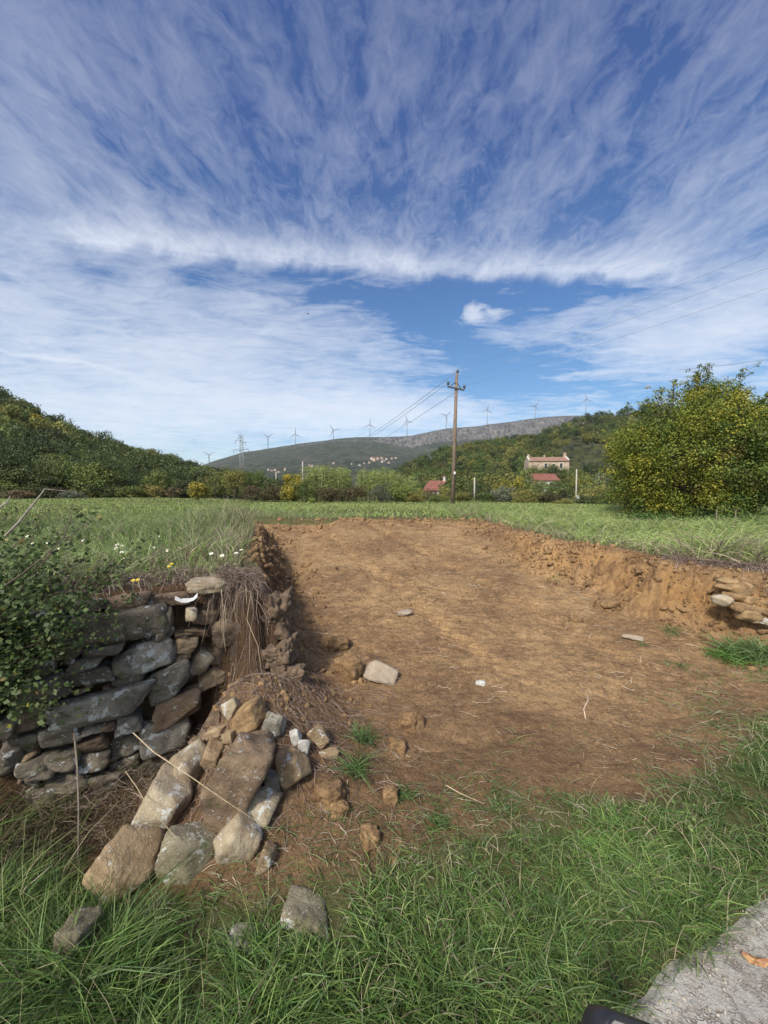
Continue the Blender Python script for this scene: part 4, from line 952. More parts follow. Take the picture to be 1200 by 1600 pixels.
wire(ins[0], through(ins[0], 1200, 396, 14, 2.6), .5, 'middle of the three power lines rising from the wooden pole to the right edge')
wire(ins[1], through(ins[1], 1200, 428, 14, 2.6), .5, 'lowest of the three power lines rising from the wooden pole to the right edge')
wire(ins[2], far_top+Vector((0, 0, .3)), 2.0, 'uppermost of the three power lines falling away behind the wooden pole to the left', .016)
wire(ins[0], far_top+Vector((-.9, 0, -.4)), 2.0, 'left one of the three power lines falling away behind the wooden pole to the left', .016)
wire(ins[1], far_top+Vector((.9, 0, -.4)), 2.0, 'lowest of the three power lines falling away behind the wooden pole to the left', .016)
wire(at(1060, 578, 60), at(1330, 540, 60), .3, 'faint power line crossing the sky above the big yellow bush', .03)
def post(px_, top, base, Y, rad, mat, label, cat, name='utility_pole', box=None):
    a = at(px_, base, Y); b_ = at(px_, top, Y); root = empty(name, a, label, cat); h = b_.z-a.z
    MB().tube([(0, 0, 0), (0, 0, h)], [rad*1.2, rad], 8).build('pole', mat, root)
    if box: MB().box((rad+.12, -.05, h*box), (.35, .25, .5)).build('meter_box', M_white, root, bevel=.02)
    return root
post(899.5, 733, 800, 56, .09, M_conc, 'pale concrete post with a small white box among bushes left of the big yellow bush', 'post', box=.34)
post(741, 746, 795, 72, .12, M_conc, 'short pale post rising from the bushes right of the tall wooden pole', 'post')
o = post(473.5, 721, 790, 108, .17, M_conc, 'distant thin power pole rising behind the yellow leaved hedge bush', 'power pole')
MB().box((0, 0, at(473, 723, 108).z-o.location.z), (2.0, .12, .12)).build('crossarm', M_steel, o)
post(432, 737, 790, 150, .2, M_conc, 'far grey post low between the pylon trees and the reeds', 'post')
post(415, 750, 790, 90, .12, M_polewood, 'short thin pole among the trees right of the lattice pylon', 'post')
post(153, 680, 700, 140, .15, M_conc, 'thin pale pole sticking out of the wood on the left hillside', 'post')
# lattice pylon
Yq = 150; kb = Yq/FPX; base = at(378.5, 765, Yq); H_ = at(379, 680, Yq).z-base.z
py_ = empty('lattice_pylon', base, 'slim grey lattice pylon rising above the trees on the left', 'pylon')
b = MB(); wb, wt = .85, .38
for sx in (-1, 1):
    for sy in (-1, 1): b.tube([(sx*wb, sy*wb, 0), (sx*wt, sy*wt, H_)], .065, 4)
nseg = 14
for i in range(nseg):
    z0_, z1_ = H_*i/nseg, H_*(i+1)/nseg; w0, w1 = wb+(wt-wb)*i/nseg, wb+(wt-wb)*(i+1)/nseg
    for s in (-1, 1):
        b.tube([(-w0, s*w0, z0_), (w1, s*w1, z1_)], .028, 4); b.tube([(w0, s*w0, z0_), (-w1, s*w1, z1_)], .028, 4)
        b.tube([(s*w0, -w0, z0_), (s*w1, w1, z1_)], .028, 4)
b.build('mast', M_galv, py_)
for (s, zz, ln_) in ((-1, .90, 2.2), (1, .86, 1.6), (-1, .72, 2.9), (1, .74, 2.6), (-1, .99, .9)):
    MB().tube([(0, 0, H_*zz), (s*ln_, 0, H_*zz+.1)], [.16, .08], 4).tube([(0, 0, H_*zz+1.0), (s*ln_, 0, H_*zz+.1)], .05, 4).tube([(s*ln_, 0, H_*zz+.1), (s*ln_, 0, H_*zz-1.1)], .09, 6).build('crossarm', M_galv, py_)

# ------------------------------------------------------------------ wind turbines
M_turb = simple('turbine_paint', (0.17, 0.18, 0.20), .5, .05, .1)
T = [(327, 711, 722, 300), (419, 682.5, 700, 60), (462, 678.5, 696, 0), (521, 672, 690, 325), (578, 663.5, 686, 4), (636, 658, 682, 345), (697, 649.5, 672, 50), (761, 640.5, 665, 8), (836, 634.5, 657, 30), (915, 624, 652, 350)]
ORD = ['first', 'second', 'third', 'fourth', 'fifth', 'sixth', 'seventh', 'eighth', 'ninth', 'tenth']
def blade_mesh():
    b = MB(); L_ = 41.0
    b.tube([(0, 0, 0), (.3, 0, 4), (.6, 0, 9), (.2, 0, 25), (0, 0, L_)], [1.6, 1.8, 2.7, 1.8, .6], 6)
    for v in b.bm.verts: v.co.y *= .35
    me = bpy.data.meshes.new('blade'); b.bm.to_mesh(me); b.bm.free(); me.materials.append(M_turb); return me
BL = blade_mesh()
for i, (a, hy, by_, ph) in enumerate(T):
    Yt = 2520; bs = at(a, by_+3, Yt); hb = at(a, hy, Yt)
    root = empty('wind_turbine', bs, f'{ORD[i]} wind turbine from the left on the skyline of the far ridge', 'wind turbine', 'wind turbines along the ridge'); h = hb.z-bs.z
    MB().tube([(0, 0, -15), (0, 0, h)], [2.3, 1.5], 10).build('tower', M_turb, root)
    MB().box((0, 1.5, h+.5), (3.8, 9, 4)).build('nacelle', M_turb, root, bevel=.6)
    MB().tube([(0, -3, h), (0, -5, h), (0, -6.3, h)], [1.7, 1.5, .4], 8).build('hub', M_turb, root)
    for q in range(3):
        o = link('blade', BL, root); o.location = (0, -4.4, h); o.rotation_euler = (0, R(ph+120*q), 0)

# ------------------------------------------------------------------ houses
M_plaster = simple('old_plaster', (0.38, 0.30, 0.22), .95, .25, .8); M_wallw = simple('white_wall', (0.45, 0.43, 0.40), .9, .06, .5)
M_opening = simple('dark_opening', (0.03, 0.028, 0.03), .5, .1, 3); M_frame = simple('stone_frame', (0.60, 0.56, 0.48), .9, .05, 3)
def tiles(name, c1, c2):
    m, tt, b, out = newmat(name); co = tt.coord(); n = tt.noise(co, 1.3, 5, .6); w = tt.n.new('ShaderNodeTexWave'); w.inputs['Scale'].default_value = 2.2; w.bands_direction = 'X'; tt.l.new(co, w.inputs[0])
    c = tt.mix(tt.map(n, .35, .65), c1, c2); c = tt.mix(tt.math('MULTIPLY', w.outputs['Fac'], .35), c, tuple(x*.5 for x in c1))
    tt.set(b.inputs['Base Color'], c); b.inputs['Roughness'].default_value = .9; tt.set(b.inputs['Normal'], tt.bump(w.outputs['Fac'], .6, .05)); return m
M_tile = tiles('old_roof_tiles', (0.22, 0.12, 0.085), (0.36, 0.22, 0.16)); M_tiler = tiles('red_roof_tiles', (0.19, 0.065, 0.045), (0.26, 0.11, 0.08))
def house(px0, px1, eave, base, ridge, Y, depth, wallm, roofm, label, name='house', yaw=0, wins=(), chim=(), gables=False, over=.35):
    a, b_ = at(px0, base, Y), at(px1, base, Y); L_ = (b_-a).length; cx = (a+b_)/2; hz = at(px0, eave, Y).z-a.z; rz_ = at(px0, ridge, Y).z-a.z+.2
    root = empty(name, cx, label, 'house', rz=R(yaw)); x0, x1 = -L_/2, L_/2; d = depth
    w = MB(); w.box((0, d/2, hz/2-3), (L_, d, hz+6)); 
    for xx in (x0, x1-.4): # gable ends
        v = [(xx, 0, hz), (xx, d, hz), (xx, d/2, rz_)]; u = [(p[0]+.4, p[1], p[2]) for p in v]
        bv = [w.bm.verts.new(p) for p in v]; bu = [w.bm.verts.new(p) for p in u]
        w.bm.faces.new(bv); w.bm.faces.new(bu[::-1])
        for i in range(3): w.bm.faces.new([bv[i], bv[(i+1) % 3], bu[(i+1) % 3], bu[i]])
    w.build('wall', wallm, root)
    rf = MB(); e = over if not gables else -.05; th = .18; sl_ = (rz_-hz)/(d/2)
    for s in (0, 1):
        y0, y1 = (-over, d/2) if s == 0 else (d+over, d/2); z0_ = hz-sl_*over
        q = [(x0-e, y0, z0_), (x1+e, y0, z0_), (x1+e, y1, rz_), (x0-e, y1, rz_)]; lo = [rf.bm.verts.new(p) for p in q]; hi = [rf.bm.verts.new((p[0], p[1], p[2]+th)) for p in q]
        rf.bm.faces.new(lo); rf.bm.faces.new(hi[::-1])
        for i in range(4): rf.bm.faces.new([lo[i], lo[(i+1) % 4], hi[(i+1) % 4], hi[i]])
    ro = rf.build('roof', roofm, root)
    for (u, hh_, ww) in chim: MB().box((x0+L_*u, d/2, rz_+hh_/2), (ww, ww, hh_)).box((x0+L_*u, d/2, rz_+hh_+.06), (ww*1.25, ww*1.25, .12)).build('chimney', wallm, ro)
    if gables:
        for u in (x0+.2, x1-.2): MB().box((u, d*.25, (hz+rz_)/2+.25), (.45, d/2, .35), Matrix.Rotation(math.atan(sl_), 3, 'X')).build('gable_coping', M_frame, root)
    for (u, zc_, ww, hh_) in wins:
        f_ = MB().box((x0+L_*u, -.02, zc_), (ww+.3, .1, hh_+.3)).build('window', M_frame, root); MB().box((x0+L_*u, -.06, zc_), (ww, .06, hh_)).build('pane', M_opening, f_)
    return root
house(827, 888, 720, 741, 714.5, 142, 7, M_plaster, M_tile, 'long old stone house with chimneys at both gable ends on the right hillside', 'stone_house', yaw=-6, wins=[(.42, 2.9, .9, 1.7), (.62, 3.1, .7, 1.0), (.80, 2.9, .9, 1.7), (.8, .8, .9, 1.4)], chim=[(.04, 1.1, .7), (.45, .8, .5), (.96, 1.5, .8)], gables=True)
house(832, 873, 750, 762, 741.5, 112, 6, M_wallw, M_tiler, 'low building with a red tiled roof below the long stone house', yaw=4, wins=[(.3, 1, .7, .9), (.7, 1, .7, .9)])
house(661, 688, 766, 778, 753, 98, 7, M_wallw, M_tiler, 'little house with a bright red roof and white chimney left of the tall wooden pole', yaw=-32, wins=[(.3, 1, .7, .9), (.75, 1, .7, .9)], chim=[(.93, 1.0, .55)])
# hamlet on the ridge slope
def far_house(px_, py__, w, h, roofm, i):
    Y_ = 1500; Xs, Ys, Zs = RG.pt(np.full(80, px_), np.linspace(.05, .85, 80))
    zz = ridge_extra(np.full(80, px_), np.linspace(.05, .85, 80), Xs, Ys, Zs); pys = np.array([pix((a, b_, c_))[1] for a, b_, c_ in zip(Xs, Ys, zz)])
    j = int(np.argmin(np.abs(pys-py__))); k = Ys[j]/FPX; L_, H2 = w*k, h*k; b = MB(); b.box((0, 0, H2/2-3), (L_, L_*.7, H2+6))
    root = empty('far_house', (Xs[j], Ys[j], zz[j]), 'tiny pale house of the distant hamlet on the slope of the far ridge', 'house', 'houses of the distant hamlet', rz=(i % 5-2)*.25)
    b.build('wall', M_wallw if i % 4 == 1 else M_plaster, root)
    r_ = MB(); D_ = L_*.75
    for s in (-1, 1): r_.poly([(-L_*.55, s*D_/2, H2), (L_*.55, s*D_/2, H2), (L_*.55, 0, H2*1.45), (-L_*.55, 0, H2*1.45)])
    for s in (-1, 1): r_.poly([(s*L_*.5, -D_/2, H2), (s*L_*.5, D_/2, H2), (s*L_*.5, 0, H2*1.4)])
    r_.build('roof', roofm, root)
for i, (a, b_, w, h) in enumerate([(585, 721, 5, 4), (581, 718, 4, 3), (590, 718, 3.5, 3), (596, 717.5, 4, 2.5), (600, 721, 3, 2), (604, 718, 3, 2), (612, 718, 3, 2), (618, 717, 3.5, 2), (577, 724, 3, 2), (562, 728, 3, 2), (522, 724.5, 4, 1.6),
      (446, 735, 2.6, 3), (484, 728, 3, 2), (488, 729, 3, 2), (425, 736, 3, 2), (431, 735, 4, 2), (436, 738, 3, 1.6), (420, 734, 2.5, 1.5), (607, 724, 3, 2), (569, 725, 2.5, 1.6), (550, 726, 2.5, 1.6), (597, 723, 3, 2)]):
    far_house(a, b_, w, h, M_tiler if i in (0, 1, 5, 9, 14) else M_tile, i)

# ------------------------------------------------------------------ the big yellowing bush at the right
def big_bush():
    Y0 = 12.2; cx = (1086-600)/FPX*Y0; gz = tz(cx, Y0); k = Y0/FPX; r = np.random.default_rng(88)
    root = empty('hornbeam_bush', (cx, Y0, gz), 'big dense yellowing bush with many stems at the right edge of the meadow', 'bush'); H_ = (800-600)*k; Rx = 137*k
    cl = []; out = []
    n = 980; d = sphere_pts(n*2, r); d = d[d[:, 2] > -.9][:n]
    rad = r.uniform(.45, 1.0, len(d))**.6*(1+.16*fbm(d[:, 0]*2.2, d[:, 1]*2.2, d[:, 2]*2.2, o=2, seed=8))
    cen = d*rad[:, None]; cen = cen*[Rx, Rx*.85, H_*.53]+[0, 0, H_*.49]
    cen[:, 0] *= 1-.38*sst(.5, 1.0, cen[:, 2]/H_)
    cen[:, 2] += .18*np.sin(cen[:, 0]*1.7)
    for c_ in cen: cl.append((c_, r.uniform(.25, .45), r.uniform(90, 135)))
    b = MB(); rs = random.Random(5); tips = []
    for i in range(16):
        a = rs.uniform(0, 6.28); q = rs.uniform(.15, .95); e = Vector((math.cos(a)*Rx*q, math.sin(a)*Rx*.8*q, H_*(1.02-.45*q)))
        mid_ = Vector((e.x*.35, e.y*.35, e.z*.5)); b.tube([(math.cos(a)*.25, math.sin(a)*.2, -.2), mid_, e*.8, e], [.06, .045, .022, .008], 6)
        for _ in range(4):
            s_ = mid_.lerp(e, rs.uniform(.1, .8)); e2 = s_+Vector((rs.uniform(-.9, .9), rs.uniform(-.9, .9), rs.uniform(.2, .9))); b.tube([s_, s_.lerp(e2, .5)+Vector((0, 0, .08)), e2], [.02, .014, .005], 5)
    # shoots breaking the top outline
    for (sx, zz, dx_) in [(-1.15, 1.03, .15), (-.85, 1.08, .2), (-.55, 1.16, .3), (-.35, 1.06, .1), (-.05, 1.13, .1), (.1, 1.19, .1), (.3, 1.14, .2), (.55, 1.12, .25), (.8, 1.03, .25), (1.15, .92, .25), (1.5, .82, .2), (-1.35, .93, -.1), (-.2, 1.1, 0), (-1.9, .82, -.2)]:
        s_ = Vector((sx*.9, rs.uniform(-.5, .5), H_*.8)); e = Vector((sx+dx_, s_.y+rs.uniform(-.2, .2), H_*zz)); pts = [s_, s_.lerp(e, .5)+Vector((.04, 0, .05)), e]; b.tube(pts, [.018, .012, .005], 5)
        for q in np.linspace(.25, 1, 8):
            p = s_.lerp(e, q); cl.append((np.array(p), .10+.20*(1-q), 26))
            if q < .95:
                e2 = p+Vector((rs.uniform(-.3, .3), rs.uniform(-.3, .3), rs.uniform(.05, .3))); b.tube([p, e2], [.007, .004], 4); cl.append((np.array(e2), .09, 16))
    b.build('stems', M_bark, root)
    pal_d = [(0.075, 0.12, 0.024), (0.115, 0.165, 0.032), (0.155, 0.20, 0.038)]; pal_y = [(0.19, 0.215, 0.03), (0.27, 0.27, 0.035), (0.15, 0.185, 0.03), (0.32, 0.29, 0.04)]; pal_b = [(0.16, 0.12, 0.04), (0.12, 0.11, 0.035)]
    for i, (c_, cr, nl) in enumerate(cl):
        nl = int(nl); q = sphere_pts(nl, r); p = np.array(c_)+q*cr*r.uniform(.3, 1.1, (nl, 1))*[1, 1, .7]
        yl = fbm(np.array([c_[0]*.9]), np.array([c_[1]*.9]), np.array([c_[2]*1.1]), o=3, seed=4)[0]+.30*(-c_[0]/Rx)+.10*(1-c_[2]/H_)+.05*(c_[1] < 0)
        pl = pal_y if yl > r.uniform(.22, .52) else (pal_b if r.uniform() < .12 else pal_d)
        base = pick(1, pl, r, .15)[0]; col = base*(1+.3*r.uniform(-1, 1, (nl, 1))); oddy = r.uniform(0, 1, nl) < .04; col[oddy] = pick(oddy.sum(), pal_y, r)
        out.append(leaves(p, q+[0, -.2, .8]+r.normal(size=(nl, 3))*.6, .064*r.uniform(.6, 1.25, nl), col, 1000+i, .6))
    V, F_, c_ = merge(out); link('crown', np_mesh('crown', V, F_, [M_leaf], col=c_), root)
big_bush()
# nettles and ferns at its foot
r = np.random.default_rng(12)
for (a, b_, Y, w, h, label) in [(1165, 812, 9.6, 60, 26, 'bright green ferny weeds at the foot of the big bush by the right edge'), (1010, 806, 11.0, 40, 16, 'dull green weeds at the left foot of the big bush'), (1120, 815, 10.4, 40, 16, 'low green weeds under the middle of the big bush')]:
    k = Y/FPX; x0 = (a-600)/FPX*Y; n = 1600; px3 = r.normal(size=(n, 3))*[w*k*.4, .35, h*k*.35]; px3[:, 2] = np.abs(px3[:, 2])*1.3
    X = x0+px3[:, 0]; Y3 = Y+px3[:, 1]; Z = terr_z(X, Y3)+px3[:, 2]
    V, F_, c_ = leaves(np.stack([X, Y3, Z], 1), r.normal(size=(n, 3))+[0, 0, 1], r.uniform(.04, .11, n), pick(n, [(0.09, .17, .04), (.13, .22, .05), (.07, .12, .03)], r), 3, .4)
    tag(link('weed_clump', np_mesh('weed_clump', V, F_, [M_leaf], col=c_)), label, 'weeds')
r_ = random.Random(3)
b = MB()
for q, lb in ((0, 'left'), (30, 'right')):
    p_ = at(1118+q, 832, 8.2); b = MB(); b.tube([p_-p_, at(1120+q, 796, 8.2)-p_], .010, 5); o = b.build('dead_stalk', M_polewood); o.location = p_; tag(o, lb+' one of two thin dead stalks in the grass before the big bush', 'dead stalk')

# ------------------------------------------------------------------ hanging roots and dry grass along the wall top and bank edges
def droop(P0, out, rise, fall, L, K=6, jit=.015, seed=1):
    """strands that leave P0 outwards, then hang down; out (N,2) unit, L lengths"""
    r = np.random.default_rng(seed); N = len(P0); u = np.linspace(0, 1, K)[None, :]
    hx = out[:, :1]*L[:, None]*(u-.45*u**2)*1.0; hy = out[:, 1:]*L[:, None]*(u-.45*u**2)
    zz = L[:, None]*(rise[:, None]*u-fall[:, None]*u**2)
    P_ = np.stack([P0[:, :1]+hx, P0[:, 1:2]+hy, P0[:, 2:]+zz], -1)
    P_[:, 1:] += np.cumsum(r.normal(size=(N, K-1, 3))*jit, axis=1)
    return P_
def along(poly, n, a, b_, seed):
    """n random points on the polyline FRONT between vertex positions a and b, with outward normals towards the cut"""
    r = np.random.default_rng(seed); u = r.uniform(a, b_, n); i = np.clip(u.astype(int), 0, len(poly)-2); f = (u-i)[:, None]
    A = np.array(poly)[i]; B = np.array(poly)[i+1]; p = A+(B-A)*f; d = B-A; d /= np.linalg.norm(d, axis=1, keepdims=True)
    return p, np.stack([d[:, 1], -d[:, 0]], 1)
def fringe(n, a, b_, Lr, pal, seed, inset=.10, fall=(.8, 1.6), w=(.0018, .0035), jit=.012, rise=(.0, .5)):
    r = np.random.default_rng(seed); p, o_ = along(FRONT, n, a, b_, seed); p = p-o_*r.uniform(-.03, inset, (n, 1))
    z = terr_z(p[:, 0]-o_[:, 0]*.12, p[:, 1]-o_[:, 1]*.12)+r.uniform(-.02, .03, n)
    ang = r.normal(size=n)*1.1; oo = np.stack([o_[:, 0]*np.cos(ang)-o_[:, 1]*np.sin(ang), o_[:, 0]*np.sin(ang)+o_[:, 1]*np.cos(ang)], 1)
    P_ = droop(np.stack([p[:, 0], p[:, 1], z], 1), oo, r.uniform(*rise, n), r.uniform(*fall, n), r.uniform(*Lr, n), seed=seed, jit=jit)
    W = r.uniform(*w, (n, 1))*np.ones((1, 6)); W[:, -1] *= .4
    return ribbons(P_, W, pick(n, pal, r), seed)
G_root = [(0.20, 0.145, 0.12), (0.30, 0.22, 0.185), (0.13, 0.09, 0.075), (0.36, 0.28, 0.23), (0.24, 0.19, 0.15)]
def tangle(n, a, b_, seed, inn=(-.03, .28), L=(.08, .24), up=.07):
    r = np.random.default_rng(seed); p, o_ = along(FRONT, n, a, b_, seed); p = p-o_*r.uniform(*inn, (n, 1)); z = np.maximum(terr_z(p[:, 0], p[:, 1]), 1.05*(a < 12))+r.uniform(-.02, up, n)
    d = sphere_pts(n, r); d[:, 2] *= .3; q = np.linspace(-.5, .5, 7)[None, :, None]; P_ = np.stack([p[:, 0], p[:, 1], z], 1)[:, None, :]+d[:, None, :]*r.uniform(*L, (n, 1, 1))*q
    P_[:, 1:] += np.cumsum(r.normal(size=(n, 6, 3))*.013, axis=1); return ribbons(P_, np.full((n, 7), .0034), pick(n, G_root, r), seed)
parts = [tangle(4200, 1.3, 3.1, 210), tangle(700, 3.0, 4.6, 211, inn=(-.05, .15)), fringe(2200, 1.25, 3.0, (.10, .34), G_root, 201, inset=.15, jit=.022, w=(.0028, .0045), rise=(.1, .9)), fringe(260, 2.9, 4.3, (.06, .34), G_root, 202, inset=.14, jit=.03, fall=(.3, 1.7)),
         fringe(500, 3.5, 5.2, (.10, .30), G_root, 203), fringe(700, 5.2, 9.5, (.08, .28), G_root+G_field[:2], 204)]
stuff('dry_roots', parts, M_dry, 'tangle of dry brown roots and dead stalks hanging over the stone wall and left bank', 'roots')
parts = [fringe(80, 3.1, 4.05, (.12, .55), [(0.40, .32, .22), (.50, .41, .29), (.30, .23, .16)], 205, fall=(.9, 1.9), w=(.002, .0045), inset=.14, jit=.030),
         fringe(60, 3.8, 4.8, (.15, .40), [(0.36, .29, .20), (.26, .2, .14)], 206, fall=(.8, 1.9), w=(.002, .0045), inset=.14, jit=.030)]
stuff('straw_fringe', parts, M_dry, 'pale straw hanging in a thick fringe over the right corner of the wall', 'dry grass')
parts = [tangle(1500, 17.9, 19.7, 212, inn=(-.08, .2)), fringe(1100, 18.0, 19.9, (.08, .26), [(0.36, .28, .25), (.26, .2, .17), (.44, .36, .31)], 207, inset=.2, w=(.003, .006)),
         fringe(900, 13.5, 18.0, (.06, .20), G_root+G_field[1:3], 208, inset=.1, w=(.003, .005))]
stuff('dry_roots', parts, M_dry, 'matted pinkish dry roots along the turf edge of the right bank', 'roots')

# dead grass at the foot of the wall
r = np.random.default_rng(31)
n = 5200; t_ = r.uniform(-.25, 1.0, n); o_ = r.uniform(-.02, .55, n)**1.0; X = WA.x+(WB.x-WA.x)*t_+WN.x*o_; Y = WA.y+(WB.y-WA.y)*t_+WN.y*o_
Z = terr_z(X, Y); k = (X < -1.25-.35*r.uniform(0, 1, n)); X, Y, Z, t_, o_ = X[k], Y[k], np.minimum(Z[k], .12), t_[k], o_[k]; n = len(X)
hh = r.uniform(.08, .42, n)*(1-.72*np.clip(t_, 0, 1))
cc = pick(n, [(0.13, .095, .065), (.20, .15, .105), (.09, .07, .045), (.07, .085, .03), (.26, .2, .14)], r)
parts = [blades(X, Y, Z, hh, r.uniform(.2, 1.3, n), r.uniform(.0025, .0045, n), cc, K=5, seed=33)]
p0 = np.stack([X, Y, Z+hh*r.uniform(.2, 1, n)], 1)[:1300]; m_ = len(p0)
dirs = sphere_pts(m_, r); dirs[:, 2] *= .35; L = r.uniform(.10, .30, (m_, 1, 1))
P_ = p0[:, None, :]+dirs[:, None, :]*L*np.linspace(-.5, .5, 6)[None, :, None]; P_[:, 1:] += np.cumsum(r.normal(size=(m_, 5, 3))*.013, axis=1)
parts.append(ribbons(P_, np.full((m_, 6), .0028), pick(m_, G_root, r), 34))
n = 3600; t_ = r.uniform(-.5, .62, n); o_ = r.uniform(.0, .60, n); X = WA.x+(WB.x-WA.x)*t_+WN.x*o_; Y = WA.y+(WB.y-WA.y)*t_+WN.y*o_; Z = np.minimum(terr_z(X, Y), .12)
cc = pick(n, [(0.15, .12, .07), (.09, .12, .035), (.12, .16, .05), (.22, .18, .11), (.07, .09, .03)], r)
parts.append(blades(X, Y, Z, r.uniform(.2, .62, n)*(1-.55*np.clip(t_/.62, 0, 1)), r.uniform(.3, 1.1, n), r.uniform(.003, .006, n), cc, K=6, seed=39))
n = 5000; t_ = r.uniform(-.5, .42, n); o_ = r.uniform(.0, .5, n); X = WA.x+(WB.x-WA.x)*t_+WN.x*o_; Y = WA.y+(WB.y-WA.y)*t_+WN.y*o_; Z = np.minimum(terr_z(X, Y), .12)+r.uniform(0, .55, n)*np.clip(1-(t_+.5)/.95, .1, 1)
parts.append(leaves(np.stack([X, Y, Z], 1), r.normal(size=(n, 3))+[.2, -.4, .5], r.uniform(.010, .026, n), pick(n, [(.09, .12, .035), (.13, .16, .05), (.06, .085, .03)], r), 40, .6, .1))
stuff('dead_grass', parts, M_dry, 'brown and dull green dead grass tangled against the foot of the stone wall', 'dry grass')
# litter of roots and stalks on the loosened soil by the pile
n = 2600; X = -0.75+r.normal(size=n)*.50; Y = 2.85+r.normal(size=n)*.55; _, s_, _, _, _ = terrain(X, Y); k = (s_ < .05) & (Y > 2.05) & (X > -1.5); X, Y = X[k], Y[k]; n = len(X)
a = r.uniform(0, 6.28, n); L = r.uniform(.02, .10, n); P_ = np.stack([np.stack([X+np.cos(a)*L*q, Y+np.sin(a)*L*q, 0*X], 1) for q in (-1, -.33, .33, 1)], 1); P_[..., :2] += r.normal(size=(n, 4, 2))*.008
P_[..., 2] = terr_z(P_[..., 0].ravel(), P_[..., 1].ravel()).reshape(n, 4)+.006+r.uniform(0, .02, (n, 4))
parts = [ribbons(P_, np.full((n, 4), .0026), pick(n, G_root, r), 35)]
n = 4200; X = r.uniform(-2.5, 4.5, n); Y = 1.9*(8/1.9)**r.uniform(0, 1, n); _, s_, _, _, _ = terrain(X, Y); k = (s_ < -.1) & (Y > grass_line(X)-.1) & (fbm(X*1.5, Y*1.5, o=3, seed=36) > -.1); X, Y = X[k], Y[k]; n = len(X)
a = r.uniform(0, 6.28, n); L = r.uniform(.012, .05, n)*(1+Y*.12); P_ = np.stack([np.stack([X+np.cos(a)*L*q, Y+np.sin(a)*L*q, 0*X], 1) for q in (-1, -.33, .33, 1)], 1); P_[..., :2] += r.normal(size=(n, 4, 2))*.004
P_[..., 2] = terr_z(P_[..., 0].ravel(), P_[..., 1].ravel()).reshape(n, 4)+.005+r.uniform(0, .012, (n, 4))
parts.append(ribbons(P_, np.full((n, 4), .003)*(1+Y[:, None]*.12), pick(n, [(.36, .28, .19), (.22, .16, .1), (.48, .4, .3), (.14, .1, .07)], r), 37))
stuff('straw_litter', parts, M_dry, 'bits of straw, roots and dead stalks littering the bare soil', 'straw')

# ------------------------------------------------------------------ bramble over the left of the wall
def bramble():
    r = np.random.default_rng(41); root = empty('bramble_bush', (-2.45, 2.3, 0.0), 'leafy green bramble bush growing up over the left end of the stone wall', 'bush'); o0 = np.array([-2.45, 2.3, 0])
    b = MB(); cl = []
    ends = [(235, 838, 2.55), (205, 872, 2.5), (150, 805, 2.35), (128, 800, 2.5), (95, 850, 2.3), (60, 820, 2.4), (20, 800, 2.5), (175, 905, 2.5), (215, 930, 2.6), (120, 930, 2.4), (165, 960, 2.45), (80, 980, 2.3), (115, 1010, 2.35),
            (60, 1030, 2.25), (20, 900, 2.3), (-40, 850, 2.4), (-60, 780, 2.5), (20, 1060, 2.15), (-30, 1000, 2.2), (60, 880, 2.45), (30, 960, 2.2), (90, 900, 2.5), (-90, 900, 2.3), (140, 870, 2.6), (10, 840, 2.7), (70, 800, 2.8), (110, 990, 2.3), (50, 930, 2.3), (0, 985, 2.2), (150, 1000, 2.4), (180, 985, 2.5)]
    for j, (a, c_, Y) in enumerate(ends):
        e = np.array(at(a, c_, Y)); s = np.array([-2.75+r.uniform(-.3, .35), 2.35+r.uniform(-.2, .3), .55+r.uniform(0, .4)]); m_ = (s+e)/2+np.array([0, -.05, .14]); pts = [s+(m_-s)*u if u < 1 else e for u in (0, 1)]
        q = np.linspace(0, 1, 8)[:, None]; pts = (1-q)**2*s+2*q*(1-q)*m_+q*q*e; b.tube([Vector(p-o0) for p in pts], list(np.linspace(.006, .002, 8)), 5)
        for u in np.linspace(.15, 1, 22):
            i = u*7; p = pts[int(min(6, i))]+(pts[int(min(6, i))+1]-pts[int(min(6, i))])*(i-int(min(6, i))); cl.append((p+r.normal(size=3)*.03*(1.4-u), .045+.09*(1-u), 9 if u > .7 else 14))
    b.build('stems', simple('bramble_stem', (.09, .06, .045), .8, .3, 20), root)
    for _ in range(190):
        u = r.uniform(0, 1); e = np.array(at(150-270*r.uniform(0, 1)**.6, r.uniform(880, 1110), r.uniform(2.1, 2.5))); cl.append((e, .10, 14))
    for _ in range(110): cl.append((np.array([r.uniform(-3.4, -2.2), r.uniform(2.0, 3.0), r.uniform(1.2, 1.6)]), .12, 16))
    out = []; pal = [(0.09, .135, .040), (.13, .175, .05), (.07, .10, .035), (.17, .21, .075), (.12, .15, .065)]; yl = [(.26, .22, .04), (.2, .2, .05), (.22, .12, .04)]
    for i, (c_, cr, nl) in enumerate(cl):
        p = np.array(c_)+r.normal(size=(nl, 3))*cr*.55-o0; col = pick(nl, pal, r, .25); k = r.uniform(0, 1, nl) < .035; col[k] = pick(k.sum(), yl, r)
        out.append(leaves(p, r.normal(size=(nl, 3))*.8+[.1, -.3, .8], .034*r.uniform(.55, 1.25, nl), col, 600+i, .66, .1))
    V, F_, c_ = merge(out); link('leaves', np_mesh('leaves', V, F_, [M_leaf], col=c_), root)
bramble()
